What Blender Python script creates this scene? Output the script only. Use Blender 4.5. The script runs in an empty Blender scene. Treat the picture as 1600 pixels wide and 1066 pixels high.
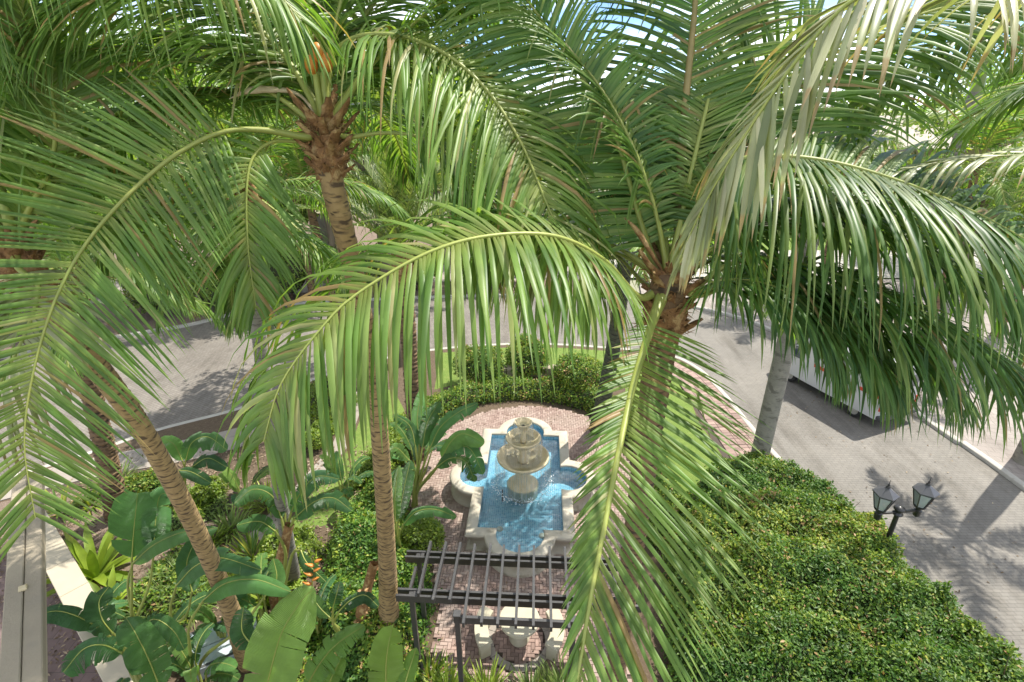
import bpy, math, random
import numpy as np
from mathutils import Vector
R = math.radians
scene = bpy.context.scene

# ------------------------------------------------------------------ camera
H = 11.5                    # eye height on the balcony, metres
TH = R(24.4)                # downward pitch
F = 825.0                   # focal length in pixels of the 1600 px wide picture
CT, ST = math.cos(TH), math.sin(TH)
cd = bpy.data.cameras.new('camera'); cam = bpy.data.objects.new('camera', cd)
scene.collection.objects.link(cam)
cam.location = (0, 0, H); cam.rotation_euler = (R(90) - TH, 0, 0)
cd.sensor_width = 36; cd.lens = 36 * F / 1600; cd.clip_start = 0.05; cd.clip_end = 2000
scene.camera = cam
# ------------------------------------------------------------------ sky, sun, exposure
SUN = Vector((0.42, 0.30, 0.86)).normalized()
world = bpy.data.worlds.new('World'); scene.world = world; world.use_nodes = True
wn = world.node_tree; wn.nodes.clear()
sky = wn.nodes.new('ShaderNodeTexSky'); sky.sky_type = 'NISHITA'; sky.sun_disc = False
sky.sun_elevation = math.asin(SUN.z); sky.sun_rotation = math.atan2(SUN.x, SUN.y)
sky.air_density = 0.5; sky.dust_density = 0.0; sky.ozone_density = 3.0
wtc = wn.nodes.new('ShaderNodeTexCoord')
wmp = wn.nodes.new('ShaderNodeMapping'); wmp.inputs['Scale'].default_value = (1, 1, 2.6)
wnz = wn.nodes.new('ShaderNodeTexNoise'); wnz.inputs['Scale'].default_value = 2.6; wnz.inputs['Detail'].default_value = 7
wrp = wn.nodes.new('ShaderNodeValToRGB'); wrp.color_ramp.elements[0].position = .43; wrp.color_ramp.elements[1].position = .60
wmx = wn.nodes.new('ShaderNodeMixRGB'); wmx.inputs[2].default_value = (9.5, 9.6, 9.8, 1)
wbg = wn.nodes.new('ShaderNodeBackground'); wbg.inputs[1].default_value = 0.075
wou = wn.nodes.new('ShaderNodeOutputWorld')
wn.links.new(wtc.outputs['Generated'], wmp.inputs[0]); wn.links.new(wmp.outputs[0], wnz.inputs['Vector'])
wn.links.new(wnz.outputs['Fac'], wrp.inputs[0]); wn.links.new(wrp.outputs[0], wmx.inputs[0])
wn.links.new(sky.outputs[0], wmx.inputs[1]); wn.links.new(wmx.outputs[0], wbg.inputs[0]); wn.links.new(wbg.outputs[0], wou.inputs[0])
sd = bpy.data.lights.new('sun', 'SUN'); sd.energy = 2.4; sd.angle = R(0.53); sd.color = (1, .95, .86)
sun = bpy.data.objects.new('sun', sd); scene.collection.objects.link(sun); sun.location = (0, 0, 40)
sun.rotation_euler = (-SUN).to_track_quat('-Z', 'Y').to_euler()
vs = scene.view_settings; vs.view_transform = 'Standard'; vs.look = 'None'; vs.exposure = 1.8; vs.gamma = 1; vs.use_curve_mapping = False
scene.cycles.use_denoising = True
scene.cycles.max_bounces = 8; scene.cycles.transparent_max_bounces = 24
scene.cycles.transmission_bounces = 6

# ------------------------------------------------------------------ picking points
def P(px, py, d):           # picture point at a given depth -> world
    x = (px - 800) / F * d; v = (py - 533) / F * d
    return np.array((x, d * CT - v * ST, H - d * ST - v * CT))
def G(px, py, z=0.0):       # picture point on the level z -> world
    v = (py - 533) / F
    return P(px, py, (H - z) / (ST + v * CT))
UP = np.array((0., 0., 1.))
def nrm(a): return a / (np.linalg.norm(a, axis=-1, keepdims=True) + 1e-9)
def tocam(p): return nrm(np.array((0, 0, H)) - p)

# ------------------------------------------------------------------ objects
ORG = {}
def link(o): scene.collection.objects.link(o)
def tag(o, label=None, cat=None, group=None, kind=None):
    if label: o['label'] = label
    if cat: o['category'] = cat
    if group: o['group'] = group
    if kind: o['kind'] = kind
    return o
def thing(name, label, cat, loc, group=None):
    o = bpy.data.objects.new(name, None); link(o); o.empty_display_size = .2
    o.location = tuple(float(v) for v in loc); ORG[o] = np.array(loc, float)
    return tag(o, label, cat, group)
def obj(name, me, mat=None, parent=None, org=None):
    o = bpy.data.objects.new(name, me); link(o)
    if mat is not None and not me.materials: me.materials.append(mat)
    if parent is not None:
        o.parent = parent; ORG[o] = ORG[parent]
    else:
        ORG[o] = np.zeros(3) if org is None else np.array(org, float); o.location = tuple(ORG[o])
    return o
def mesh(name, V, Fc, org=None, vary=None, smooth=False, uv=None):
    V = np.asarray(V, float).reshape(-1, 3)
    if org is not None: V = V - org
    me = bpy.data.meshes.new(name)
    if isinstance(Fc, np.ndarray):
        nf, k = Fc.shape
        me.vertices.add(len(V)); me.vertices.foreach_set('co', V.astype(np.float32).ravel())
        me.loops.add(nf * k); me.loops.foreach_set('vertex_index', Fc.astype(np.int32).ravel())
        me.polygons.add(nf); me.polygons.foreach_set('loop_start', np.arange(0, nf * k, k, dtype=np.int32))
        try: me.polygons.foreach_set('loop_total', np.full(nf, k, np.int32))
        except Exception: pass
        me.update(calc_edges=True)
    else:
        me.from_pydata([tuple(v) for v in V], [], Fc); me.update()
    if vary is not None:
        a = me.attributes.new('vary', 'FLOAT_COLOR', 'POINT')
        c = np.ones((len(V), 4), np.float32); vv = np.asarray(vary, np.float32); c[:, :vv.shape[1]] = vv
        a.data.foreach_set('color', c.ravel())
    if uv is not None:
        l = me.uv_layers.new(name='UVMap'); idx = np.empty(len(me.loops), np.int32); me.loops.foreach_get('vertex_index', idx)
        l.data.foreach_set('uv', np.asarray(uv, np.float32)[idx].ravel())
    if smooth: me.polygons.foreach_set('use_smooth', np.ones(len(me.polygons), bool))
    return me
def add(name, V, Fc, mat, parent=None, org=None, vary=None, smooth=False, uv=None):
    g = ORG[parent] if parent is not None else (np.zeros(3) if org is None else np.asarray(org, float))
    return obj(name, mesh(name, V, Fc, g, vary, smooth, uv), mat, parent, g)
class MB:                   # collects small shapes into one mesh
    def __init__(s): s.v = []; s.f = []
    def raw(s, V, Fc):
        b = len(s.v); s.v += [tuple(map(float, p)) for p in V]; s.f += [tuple(int(i) + b for i in f) for f in Fc]; return s
    def frame_box(s, c, ax, ay, az, hx, hy, hz, bev=0.0):   # oriented box, chamfered when bev > 0
        c = np.array(c, float); ax, ay, az = (nrm(np.array(a, float)) for a in (ax, ay, az))
        if bev <= 0:
            V = [c + ax*hx*i + ay*hy*j + az*hz*k for k in (-1, 1) for j in (-1, 1) for i in (-1, 1)]
            return s.raw(V, [(0,2,3,1),(4,5,7,6),(0,1,5,4),(2,6,7,3),(0,4,6,2),(1,3,7,5)])
        b = bev; V = []
        for k, hh in ((-1, hz), (1, hz)):
            pass
        lv = [(-hz, b), (-hz + b, 0), (hz - b, 0), (hz, b)]
        for z, q in lv:
            x, y = hx - q, hy - q
            for (i, j) in ((-x, -y), (x, -y), (x, y), (-x, y)): V.append(c + ax*i + ay*j + az*z)
        Fc = [(3,2,1,0), (12,13,14,15)]
        for l in range(3):
            for i in range(4): Fc.append((l*4+i, l*4+(i+1) % 4, l*4+4+(i+1) % 4, l*4+4+i))
        return s.raw(V, Fc)
    def box(s, c, hx, hy, hz, rz=0, bev=0.0):
        a, b = math.cos(rz), math.sin(rz)
        return s.frame_box(c, (a, b, 0), (-b, a, 0), (0, 0, 1), hx, hy, hz, bev)
    def bar(s, a, b, w, h, up=UP, bev=0.0):
        a, b = np.array(a, float), np.array(b, float); t = nrm(b - a)
        if abs(t @ up) > .95: up = np.array((0, 1., 0))
        sx = nrm(np.cross(t, up)); u = np.cross(sx, t)
        return s.frame_box((a + b) / 2, sx, u, t, w / 2, h / 2, np.linalg.norm(b - a) / 2, bev)
    def lathe(s, prof, c=(0, 0, 0), n=32, ang=(0, 2 * math.pi)):
        c = np.array(c, float); full = abs(ang[1] - ang[0] - 2 * math.pi) < 1e-6
        m = n if full else n + 1; V = []
        for r, z in prof:
            for i in range(m):
                a = ang[0] + (ang[1] - ang[0]) * i / n
                V.append(c + np.array((r * math.cos(a), r * math.sin(a), z)))
        Fc = []
        for j in range(len(prof) - 1):
            for i in range(n):
                k = (i + 1) % m
                Fc.append((j*m+i, j*m+k, (j+1)*m+k, (j+1)*m+i))
        return s.raw(V, Fc)
    def tube(s, pts, rad, n=8, cap=True):
        V, Fc = tube_np(np.array(pts, float), rad, n)
        s.raw(V, Fc.tolist())
        return s
    def build(s, name, mat, parent=None, org=None, smooth=False):
        return add(name, np.array(s.v), s.f, mat, parent, org, None, smooth)
def spline(pts, n):
    p = np.array(pts, float)
    if len(p) < 3: return p[0] + (p[-1] - p[0]) * np.linspace(0, 1, n)[:, None]
    p = np.vstack((2 * p[0] - p[1], p, 2 * p[-1] - p[-2])); m = len(p) - 3; out = []
    seg = np.linalg.norm(p[2:-1] - p[1:-2], axis=1); cum = np.concatenate(([0], np.cumsum(seg)))
    for u in np.linspace(0, cum[-1], n):
        i = min(np.searchsorted(cum, u, 'right') - 1, m - 1); t = (u - cum[i]) / seg[i]
        a, b, c, d = p[i:i+4]
        out.append(.5 * (2*b + (c - a)*t + (2*a - 5*b + 4*c - d)*t*t + (3*b - a - 3*c + d)*t**3))
    return np.array(out)
def frames(p):
    t = nrm(np.gradient(p, axis=0)); ref = UP if abs(t[0] @ UP) < .9 else np.array((1., 0, 0))
    u = np.zeros_like(p); u[0] = nrm(ref - t[0] * (ref @ t[0]))
    for i in range(1, len(p)): u[i] = nrm(u[i-1] - t[i] * (u[i-1] @ t[i]))
    return t, u, np.cross(t, u)
def tube_np(p, rad, n=8, flat=1.0, wob=None):
    t, u, w = frames(p); m = len(p); rad = np.broadcast_to(np.asarray(rad, float), (m,))
    a = np.linspace(0, 2*np.pi, n, endpoint=False)
    rr = np.repeat(rad[:, None], n, 1)
    if wob is not None: rr = rr * wob
    V = p[:, None] + rr[..., None] * (np.cos(a)[None, :, None] * w[:, None] + flat * np.sin(a)[None, :, None] * u[:, None])
    i = np.arange(m - 1)[:, None] * n; j = np.arange(n)[None]; k = (j + 1) % n
    Fc = np.stack((i + j, i + k, i + n + k, i + n + j), -1).reshape(-1, 4)
    return V.reshape(-1, 3), Fc

# ------------------------------------------------------------------ materials
def new_mat(name):
    m = bpy.data.materials.new(name); m.use_nodes = True; nt = m.node_tree; nt.nodes.clear()
    return m, nt, nt.nodes.new('ShaderNodeOutputMaterial')
def node(nt, typ, **kw):
    n = nt.nodes.new(typ)
    for k, v in kw.items():
        if k.startswith('i_'): n.inputs[int(k[2:])].default_value = v
        else: setattr(n, k, v)
    return n
def ramp(nt, stops):
    r = nt.nodes.new('ShaderNodeValToRGB'); e = r.color_ramp.elements
    while len(e) < len(stops): e.new(.5)
    for i, (p, c) in enumerate(stops): e[i].position = p; e[i].color = tuple(c) + (1,)
    return r
def c4(c): return tuple(c) + (1,)
def mat(name, c1, c2=None, rough=.7, scale=3., detail=6., bump=0., bscale=None, metal=0., spec=.4, spots=None, objvar=0., stretch=None):
    m, nt, out = new_mat(name); b = nt.nodes.new('ShaderNodeBsdfPrincipled'); L = nt.links.new
    c2 = c2 or tuple(x * .75 for x in c1)
    tc = nt.nodes.new('ShaderNodeTexCoord'); vec = tc.outputs['Object']
    if stretch:
        mp = nt.nodes.new('ShaderNodeMapping'); mp.inputs['Scale'].default_value = stretch; L(vec, mp.inputs[0]); vec = mp.outputs[0]
    nz = nt.nodes.new('ShaderNodeTexNoise'); nz.inputs['Scale'].default_value = scale; nz.inputs['Detail'].default_value = detail; nz.inputs['Roughness'].default_value = .62
    L(vec, nz.inputs['Vector'])
    r = ramp(nt, [(.3, c1), (.7, c2)]); L(nz.outputs['Fac'], r.inputs[0]); col = r.outputs[0]
    if spots:               # (colour, scale, threshold)
        n2 = nt.nodes.new('ShaderNodeTexNoise'); n2.inputs['Scale'].default_value = spots[1]; n2.inputs['Detail'].default_value = 5; L(vec, n2.inputs['Vector'])
        r2 = ramp(nt, [(spots[2], (0, 0, 0)), (min(spots[2] + .12, 1), (1, 1, 1))]); L(n2.outputs['Fac'], r2.inputs[0])
        mx = nt.nodes.new('ShaderNodeMixRGB'); mx.inputs[2].default_value = c4(spots[0]); L(r2.outputs[0], mx.inputs[0]); L(col, mx.inputs[1]); col = mx.outputs[0]
    if objvar:
        oi = nt.nodes.new('ShaderNodeObjectInfo'); mr = nt.nodes.new('ShaderNodeMapRange'); mr.inputs[3].default_value = 1 - objvar; mr.inputs[4].default_value = 1 + objvar
        L(oi.outputs['Random'], mr.inputs[0]); hs = nt.nodes.new('ShaderNodeHueSaturation'); L(mr.outputs[0], hs.inputs['Value']); L(col, hs.inputs['Color']); col = hs.outputs[0]
    L(col, b.inputs['Base Color']); b.inputs['Roughness'].default_value = rough; b.inputs['Metallic'].default_value = metal
    b.inputs['Specular IOR Level'].default_value = spec
    if bump:
        n3 = nt.nodes.new('ShaderNodeTexNoise'); n3.inputs['Scale'].default_value = bscale or scale * 4; n3.inputs['Detail'].default_value = 8; L(vec, n3.inputs['Vector'])
        bp = nt.nodes.new('ShaderNodeBump'); bp.inputs['Strength'].default_value = bump; bp.inputs['Distance'].default_value = .02
        L(n3.outputs['Fac'], bp.inputs['Height']); L(bp.outputs[0], b.inputs['Normal'])
    L(b.outputs[0], out.inputs[0]); return m
def leaf_mat(name, stops, trans=.35, rough=.38, spec=.5, tip=None, tsat=(1.32, 1.42, .52), objvar=.12, base=None, tipat=.86, stripe=0.):
    # stops: green tones picked by the leaf's own random number (vary.r); vary.g runs from base (0) to tip (1)
    m, nt, out = new_mat(name); L = nt.links.new
    at = nt.nodes.new('ShaderNodeAttribute'); at.attribute_name = 'vary'
    sp = nt.nodes.new('ShaderNodeSeparateColor'); L(at.outputs['Color'], sp.inputs[0])
    r = ramp(nt, stops); L(sp.outputs[0], r.inputs[0]); col = r.outputs[0]
    if base:
        rb = ramp(nt, [(0., (1, 1, 1)), (.22, (0, 0, 0))]); L(sp.outputs[1], rb.inputs[0])
        mb = nt.nodes.new('ShaderNodeMixRGB'); mb.inputs[2].default_value = c4(base); L(rb.outputs[0], mb.inputs[0]); L(col, mb.inputs[1]); col = mb.outputs[0]
    if tip:
        ad = node(nt, 'ShaderNodeMath', operation='MULTIPLY_ADD'); ad.inputs[1].default_value = .28; L(sp.outputs[2], ad.inputs[0]); L(sp.outputs[1], ad.inputs[2])
        rt = ramp(nt, [(tipat + .12, (0, 0, 0)), (min(1, tipat + .22), (1, 1, 1))]); L(ad.outputs[0], rt.inputs[0])
        mt = nt.nodes.new('ShaderNodeMixRGB'); mt.inputs[2].default_value = c4(tip); L(rt.outputs[0], mt.inputs[0]); L(col, mt.inputs[1]); col = mt.outputs[0]
    tc = nt.nodes.new('ShaderNodeTexCoord'); nz = nt.nodes.new('ShaderNodeTexNoise'); nz.inputs['Scale'].default_value = 2.2; nz.inputs['Detail'].default_value = 5
    L(tc.outputs['Object'], nz.inputs['Vector'])
    mr = nt.nodes.new('ShaderNodeMapRange'); mr.inputs[1].default_value = .3; mr.inputs[2].default_value = .7; mr.inputs[3].default_value = .72; mr.inputs[4].default_value = 1.25; L(nz.outputs['Fac'], mr.inputs[0])
    oi = nt.nodes.new('ShaderNodeObjectInfo'); m2 = nt.nodes.new('ShaderNodeMapRange'); m2.inputs[3].default_value = 1 - objvar; m2.inputs[4].default_value = 1 + objvar; L(oi.outputs['Random'], m2.inputs[0])
    mm = node(nt, 'ShaderNodeMath', operation='MULTIPLY'); L(mr.outputs[0], mm.inputs[0]); L(m2.outputs[0], mm.inputs[1])
    hs = nt.nodes.new('ShaderNodeHueSaturation'); L(col, hs.inputs['Color']); L(mm.outputs[0], hs.inputs['Value'])
    b = nt.nodes.new('ShaderNodeBsdfPrincipled'); L(hs.outputs[0], b.inputs['Base Color']); b.inputs['Roughness'].default_value = rough; b.inputs['Specular IOR Level'].default_value = spec
    t = nt.nodes.new('ShaderNodeBsdfTranslucent'); mc = nt.nodes.new('ShaderNodeMixRGB'); mc.blend_type = 'MULTIPLY'; mc.inputs[0].default_value = 1; mc.inputs[2].default_value = c4(tsat)
    L(hs.outputs[0], mc.inputs[1]); L(mc.outputs[0], t.inputs[0])
    if stripe:
        hs.inputs['Saturation'].default_value = 1.0
        wv = nt.nodes.new('ShaderNodeTexWave'); wv.inputs['Scale'].default_value = stripe; wv.inputs['Distortion'].default_value = .6; wv.bands_direction = 'Y'
        uv = nt.nodes.new('ShaderNodeUVMap'); uv.uv_map = 'UVMap'; L(uv.outputs[0], wv.inputs['Vector'])
        bp = nt.nodes.new('ShaderNodeBump'); bp.inputs['Strength'].default_value = .8; bp.inputs['Distance'].default_value = .012; L(wv.outputs['Fac'], bp.inputs['Height']); L(bp.outputs[0], b.inputs['Normal'])
        vr = nt.nodes.new('ShaderNodeMapRange'); vr.inputs[3].default_value = .74; vr.inputs[4].default_value = 1.18; L(wv.outputs['Fac'], vr.inputs[0]); vm = node(nt, 'ShaderNodeMath', operation='MULTIPLY'); L(vr.outputs[0], vm.inputs[0]); L(mm.outputs[0], vm.inputs[1]); L(vm.outputs[0], hs.inputs['Value'])
    mx = nt.nodes.new('ShaderNodeMixShader'); mx.inputs[0].default_value = trans; L(b.outputs[0], mx.inputs[1]); L(t.outputs[0], mx.inputs[2]); L(mx.outputs[0], out.inputs[0])
    return m
PALM = leaf_mat('coconut leaflet', [(0, (.078, .165, .030)), (.45, (.158, .270, .052)), (.8, (.25, .335, .09)), (.93, (.42, .42, .19)), (1, (.36, .25, .11))], trans=.48, rough=.42, spec=.45, tip=(.30, .20, .08), tipat=.91, base=(.22, .27, .06))
PALMG = leaf_mat('greyed leaflet', [(0, (.172, .207, .092)), (.5, (.299, .322, .161)), (1, (.483, .460, .287))], trans=.3, rough=.42, spec=.5, tip=(.34, .25, .12), tipat=.85)
PALMD = leaf_mat('dark leaflet', [(0, (.045, .120, .032)), (.6, (.108, .205, .046)), (.95, (.215, .285, .085)), (1, (.34, .25, .11))], trans=.42, rough=.42, spec=.4, tip=(.26, .17, .07), tipat=.95)
ROYAL = leaf_mat('feather leaflet', [(0, (.091, .156, .039)), (1, (.247, .286, .104))], trans=.35, rough=.4)
BANANA = leaf_mat('broad leaf', [(0, (.065, .165, .075)), (.55, (.115, .26, .075)), (1, (.25, .39, .085))], trans=.36, rough=.30, spec=.45, objvar=.3, tip=(.26, .22, .07), tipat=.90, stripe=42.)
HEDGE = leaf_mat('hedge leaf', [(0, (.052, .130, .022)), (.45, (.130, .225, .030)), (.75, (.255, .320, .038)), (.97, (.40, .39, .065)), (1, (.405, .257, .121))], trans=.3, rough=.48, spec=.35)
LIME = leaf_mat('lime leaf', [(0, (.115, .196, .023)), (.6, (.230, .322, .034)), (1, (.368, .414, .069))], trans=.35, rough=.4)
TREE = leaf_mat('tree leaf', [(0, (.075, .144, .025)), (.5, (.163, .250, .041)), (1, (.300, .350, .069))], trans=.48, rough=.45, objvar=.2)
GRASS = leaf_mat('grass blade', [(0, (.084, .156, .030)), (1, (.204, .264, .060))], trans=.3, rough=.5)
RACHIS = mat('frond stalk', (.30, .32, .08), (.22, .27, .06), rough=.45, scale=2, bump=.1, objvar=.15)
RACHISB = mat('old frond stalk', (.34, .26, .10), (.22, .18, .07), rough=.55, scale=3, bump=.2, objvar=.15)
FIBRE = mat('palm fibre', (.34, .19, .075), (.16, .08, .035), rough=.9, scale=14, bump=.9, bscale=60, spots=((.44, .30, .14), 9, .52))
CORE = mat('shrub core', (.035, .055, .018), (.055, .05, .03), rough=.95, scale=6)  # opaque dark filler inside shrubs, there to stop light passing through
TWIG = mat('twig', (.16, .10, .06), (.09, .06, .04), rough=.9, scale=12, bump=.4)
BARK = mat('bark', (.20, .16, .11), (.11, .09, .065), rough=.9, scale=5, bump=.8, bscale=22, stretch=(1, 1, .25))
def trunk_mat(name, a, b, dark, sc=10.):
    m, nt, out = new_mat(name); L = nt.links.new; p = nt.nodes.new('ShaderNodeBsdfPrincipled')
    at = nt.nodes.new('ShaderNodeAttribute'); at.attribute_name = 'vary'; s = nt.nodes.new('ShaderNodeSeparateColor'); L(at.outputs[0], s.inputs[0])
    tc = nt.nodes.new('ShaderNodeTexCoord'); nz = nt.nodes.new('ShaderNodeTexNoise'); nz.inputs['Scale'].default_value = sc; nz.inputs['Detail'].default_value = 7; L(tc.outputs['Object'], nz.inputs[0])
    mp = nt.nodes.new('ShaderNodeMapping'); mp.inputs['Scale'].default_value = (5, 5, 16); L(tc.outputs['Object'], mp.inputs[0])
    n2 = nt.nodes.new('ShaderNodeTexNoise'); n2.inputs['Scale'].default_value = 1.6; n2.inputs['Detail'].default_value = 5; L(mp.outputs[0], n2.inputs[0])
    r = ramp(nt, [(.3, a), (.7, b)]); L(nz.outputs['Fac'], r.inputs[0])
    ad = node(nt, 'ShaderNodeMath', operation='MULTIPLY_ADD'); ad.inputs[1].default_value = 1.05; L(n2.outputs['Fac'], ad.inputs[0]); L(s.outputs[1], ad.inputs[2])
    rr = ramp(nt, [(.74, (0, 0, 0)), (.98, (1, 1, 1))]); L(ad.outputs[0], rr.inputs[0])
    mx = nt.nodes.new('ShaderNodeMixRGB'); mx.inputs[2].default_value = c4(dark); L(rr.outputs[0], mx.inputs[0]); L(r.outputs[0], mx.inputs[1])
    L(mx.outputs[0], p.inputs['Base Color']); p.inputs['Roughness'].default_value = .85
    bp = nt.nodes.new('ShaderNodeBump'); bp.inputs['Strength'].default_value = .7; bp.inputs['Distance'].default_value = .012; L(n2.outputs['Fac'], bp.inputs['Height']); L(bp.outputs[0], p.inputs['Normal'])
    L(p.outputs[0], out.inputs[0]); return m
TRUNK = trunk_mat('coconut trunk', (.40, .28, .125), (.27, .185, .085), (.095, .062, .034))
TRUNKD = trunk_mat('rough trunk', (.22, .14, .07), (.14, .085, .045), (.05, .033, .02))
TRUNKG = trunk_mat('smooth grey trunk', (.25, .235, .195), (.19, .18, .15), (.13, .12, .10), 4.)
TRUNKDG = trunk_mat('dark mossy trunk', (.10, .11, .06), (.06, .06, .04), (.03, .03, .02))
STONE = mat('cast stone', (.46, .42, .34), (.37, .33, .255), rough=.75, scale=2.2, bump=.25, bscale=40, spots=((.25, .22, .165), 3.1, .57), objvar=.05)
STONEY = mat('yellowed cast stone', (.62, .53, .34), (.52, .42, .24), rough=.5, scale=3.5, bump=.25, bscale=40, spots=((.40, .31, .17), 5, .62))
BENCH = mat('bench stone', (.44, .41, .31), (.38, .34, .245), rough=.8, scale=4, bump=.2, bscale=50, spots=((.40, .36, .26), 6, .62))
DARKWOOD = mat('painted dark timber', (.038, .037, .037), (.055, .053, .052), rough=.36, scale=7, bump=.12, spec=.6, spots=((.09, .085, .08), 5, .66))
BRICK = mat('clay paver', (.29, .205, .172), (.225, .152, .126), rough=.85, scale=5, bump=.3, bscale=70, objvar=.25, spots=((.29, .215, .18), 1.3, .55))
JOINT = mat('joint sand', (.085, .065, .052), (.06, .047, .037), rough=.95, scale=20)
BLACK = mat('black metal', (.012, .012, .013), (.02, .02, .02), rough=.35, scale=9, spec=.6)
PLASTER = mat('beige wall', (.42, .36, .26), (.36, .31, .225), rough=.85, scale=.8, bump=.15, bscale=60, spots=((.42, .36, .26), 1.1, .66))
WHITEP = mat('white painted cap', (.36, .31, .23), (.29, .25, .19), rough=.95, scale=1.4, bump=.3, bscale=30, spec=.1, spots=((.27, .24, .19), 2.4, .62), stretch=(1, 1, .4))
CONC = mat('concrete slab', (.31, .275, .235), (.26, .23, .195), rough=.9, scale=1.5, bump=.2, bscale=70, spots=((.21, .185, .155), 2.5, .6), objvar=.06)
KERB = mat('kerb concrete', (.42, .40, .35), (.36, .34, .30), rough=.9, scale=1.8, bump=.2, bscale=60, spots=((.24, .22, .19), 3, .64))
MULCH = mat('mulch', (.23, .17, .13), (.12, .088, .065), rough=1, scale=18, bump=1, bscale=70, spots=((.34, .28, .23), 30, .58))
SOIL = mat('soil', (.13, .095, .06), (.085, .06, .04), rough=1, scale=7, bump=1, bscale=60, spots=((.22, .17, .12), 25, .6))
LAWN = mat('lawn', (.11, .18, .03), (.16, .22, .045), rough=.95, scale=4, bump=.8, bscale=150, spots=((.20, .22, .07), 2, .62))
FARG = mat('far ground', (.30, .28, .22), (.20, .22, .12), rough=.95, scale=.06)
WHITE = mat('white paint', (.55, .55, .54), (.52, .52, .51), rough=.3, scale=1, spec=.5)
REDP = mat('red reflective', (.55, .06, .03), (.48, .05, .03), rough=.35)
RUBBER = mat('rubber', (.02, .02, .02), (.03, .03, .03), rough=.8)
DGREY = mat('grey plastic', (.06, .06, .065), (.08, .08, .08), rough=.5)
ORANGE = mat('orange bract', (.62, .25, .04), (.50, .17, .03), rough=.45)
NUT = mat('coconut husk', (.42, .24, .05), (.30, .22, .05), rough=.5, scale=4)
ROOFT = mat('roof tile', (.42, .37, .31), (.36, .31, .25), rough=.85, scale=2)
BLUEP = mat('blue weathered panel', (.30, .40, .46), (.52, .54, .52), rough=.35, scale=1.6, spec=.6, spots=((.20, .30, .38), 2.2, .55))
GLASSD = mat('dark window glass', (.05, .07, .08), (.08, .10, .11), rough=.08, spec=.8)
def paver_mat(name, a, b, mortar, bw, bh, rot=0., bump=.5):
    m, nt, out = new_mat(name); L = nt.links.new; p = nt.nodes.new('ShaderNodeBsdfPrincipled')
    tc = nt.nodes.new('ShaderNodeTexCoord'); mp = nt.nodes.new('ShaderNodeMapping'); mp.inputs['Rotation'].default_value = (0, 0, rot); L(tc.outputs['Object'], mp.inputs[0])
    br = nt.nodes.new('ShaderNodeTexBrick'); br.inputs['Scale'].default_value = 1; br.inputs['Brick Width'].default_value = bw; br.inputs['Row Height'].default_value = bh
    br.inputs['Mortar Size'].default_value = .008; br.inputs['Color1'].default_value = c4(a); br.inputs['Color2'].default_value = c4(b); br.inputs['Mortar'].default_value = c4(mortar); L(mp.outputs[0], br.inputs[0])
    nz = nt.nodes.new('ShaderNodeTexNoise'); nz.inputs['Scale'].default_value = .35; nz.inputs['Detail'].default_value = 9; nz.inputs['Roughness'].default_value = .65; L(tc.outputs['Object'], nz.inputs[0])
    mr = nt.nodes.new('ShaderNodeMapRange'); mr.inputs[1].default_value = .3; mr.inputs[2].default_value = .7; mr.inputs[3].default_value = .8; mr.inputs[4].default_value = 1.18; L(nz.outputs['Fac'], mr.inputs[0])
    hs = nt.nodes.new('ShaderNodeHueSaturation'); L(mr.outputs[0], hs.inputs['Value']); L(br.outputs['Color'], hs.inputs['Color'])
    n4 = nt.nodes.new('ShaderNodeTexNoise'); n4.inputs['Scale'].default_value = .9; n4.inputs['Detail'].default_value = 10; n4.inputs['Roughness'].default_value = .7
    mq = nt.nodes.new('ShaderNodeMapping'); mq.inputs['Scale'].default_value = (1.6, .28, 1); L(tc.outputs['Object'], mq.inputs[0]); L(mq.outputs[0], n4.inputs[0])
    r4 = ramp(nt, [(.47, (1, 1, 1)), (.70, (.66, .64, .61))]); L(n4.outputs['Fac'], r4.inputs[0]); m4 = nt.nodes.new('ShaderNodeMixRGB'); m4.blend_type = 'MULTIPLY'; m4.inputs[0].default_value = 1; L(hs.outputs[0], m4.inputs[1]); L(r4.outputs[0], m4.inputs[2])
    L(m4.outputs[0], p.inputs['Base Color']); p.inputs['Roughness'].default_value = .85
    bp = nt.nodes.new('ShaderNodeBump'); bp.invert = True; bp.inputs['Strength'].default_value = bump; bp.inputs['Distance'].default_value = .006; L(br.outputs['Fac'], bp.inputs['Height']); L(bp.outputs[0], p.inputs['Normal'])
    L(p.outputs[0], out.inputs[0]); return m
ROADP = paver_mat('grey road pavers', (.185, .170, .147), (.162, .150, .130), (.122, .113, .099), .22, .11)
ROADL = paver_mat('brown road pavers', (.205, .185, .16), (.17, .153, .132), (.115, .10, .085), .22, .11, .5)
def tile_mat(name):
    m, nt, out = new_mat(name); L = nt.links.new; p = nt.nodes.new('ShaderNodeBsdfPrincipled')
    uv = nt.nodes.new('ShaderNodeUVMap'); uv.uv_map = 'UVMap'
    br = nt.nodes.new('ShaderNodeTexBrick'); br.offset = 0; br.inputs['Scale'].default_value = 1; br.inputs['Brick Width'].default_value = .062; br.inputs['Row Height'].default_value = .062
    br.inputs['Mortar Size'].default_value = .004; br.inputs['Bias'].default_value = 0.
    br.inputs['Color1'].default_value = (.065, .23, .36, 1); br.inputs['Color2'].default_value = (.17, .39, .52, 1); br.inputs['Mortar'].default_value = (.38, .52, .57, 1); L(uv.outputs[0], br.inputs[0])
    L(br.outputs['Color'], p.inputs['Base Color']); p.inputs['Roughness'].default_value = .2; L(p.outputs[0], out.inputs[0]); return m
TILE = tile_mat('blue mosaic tile')
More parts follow.
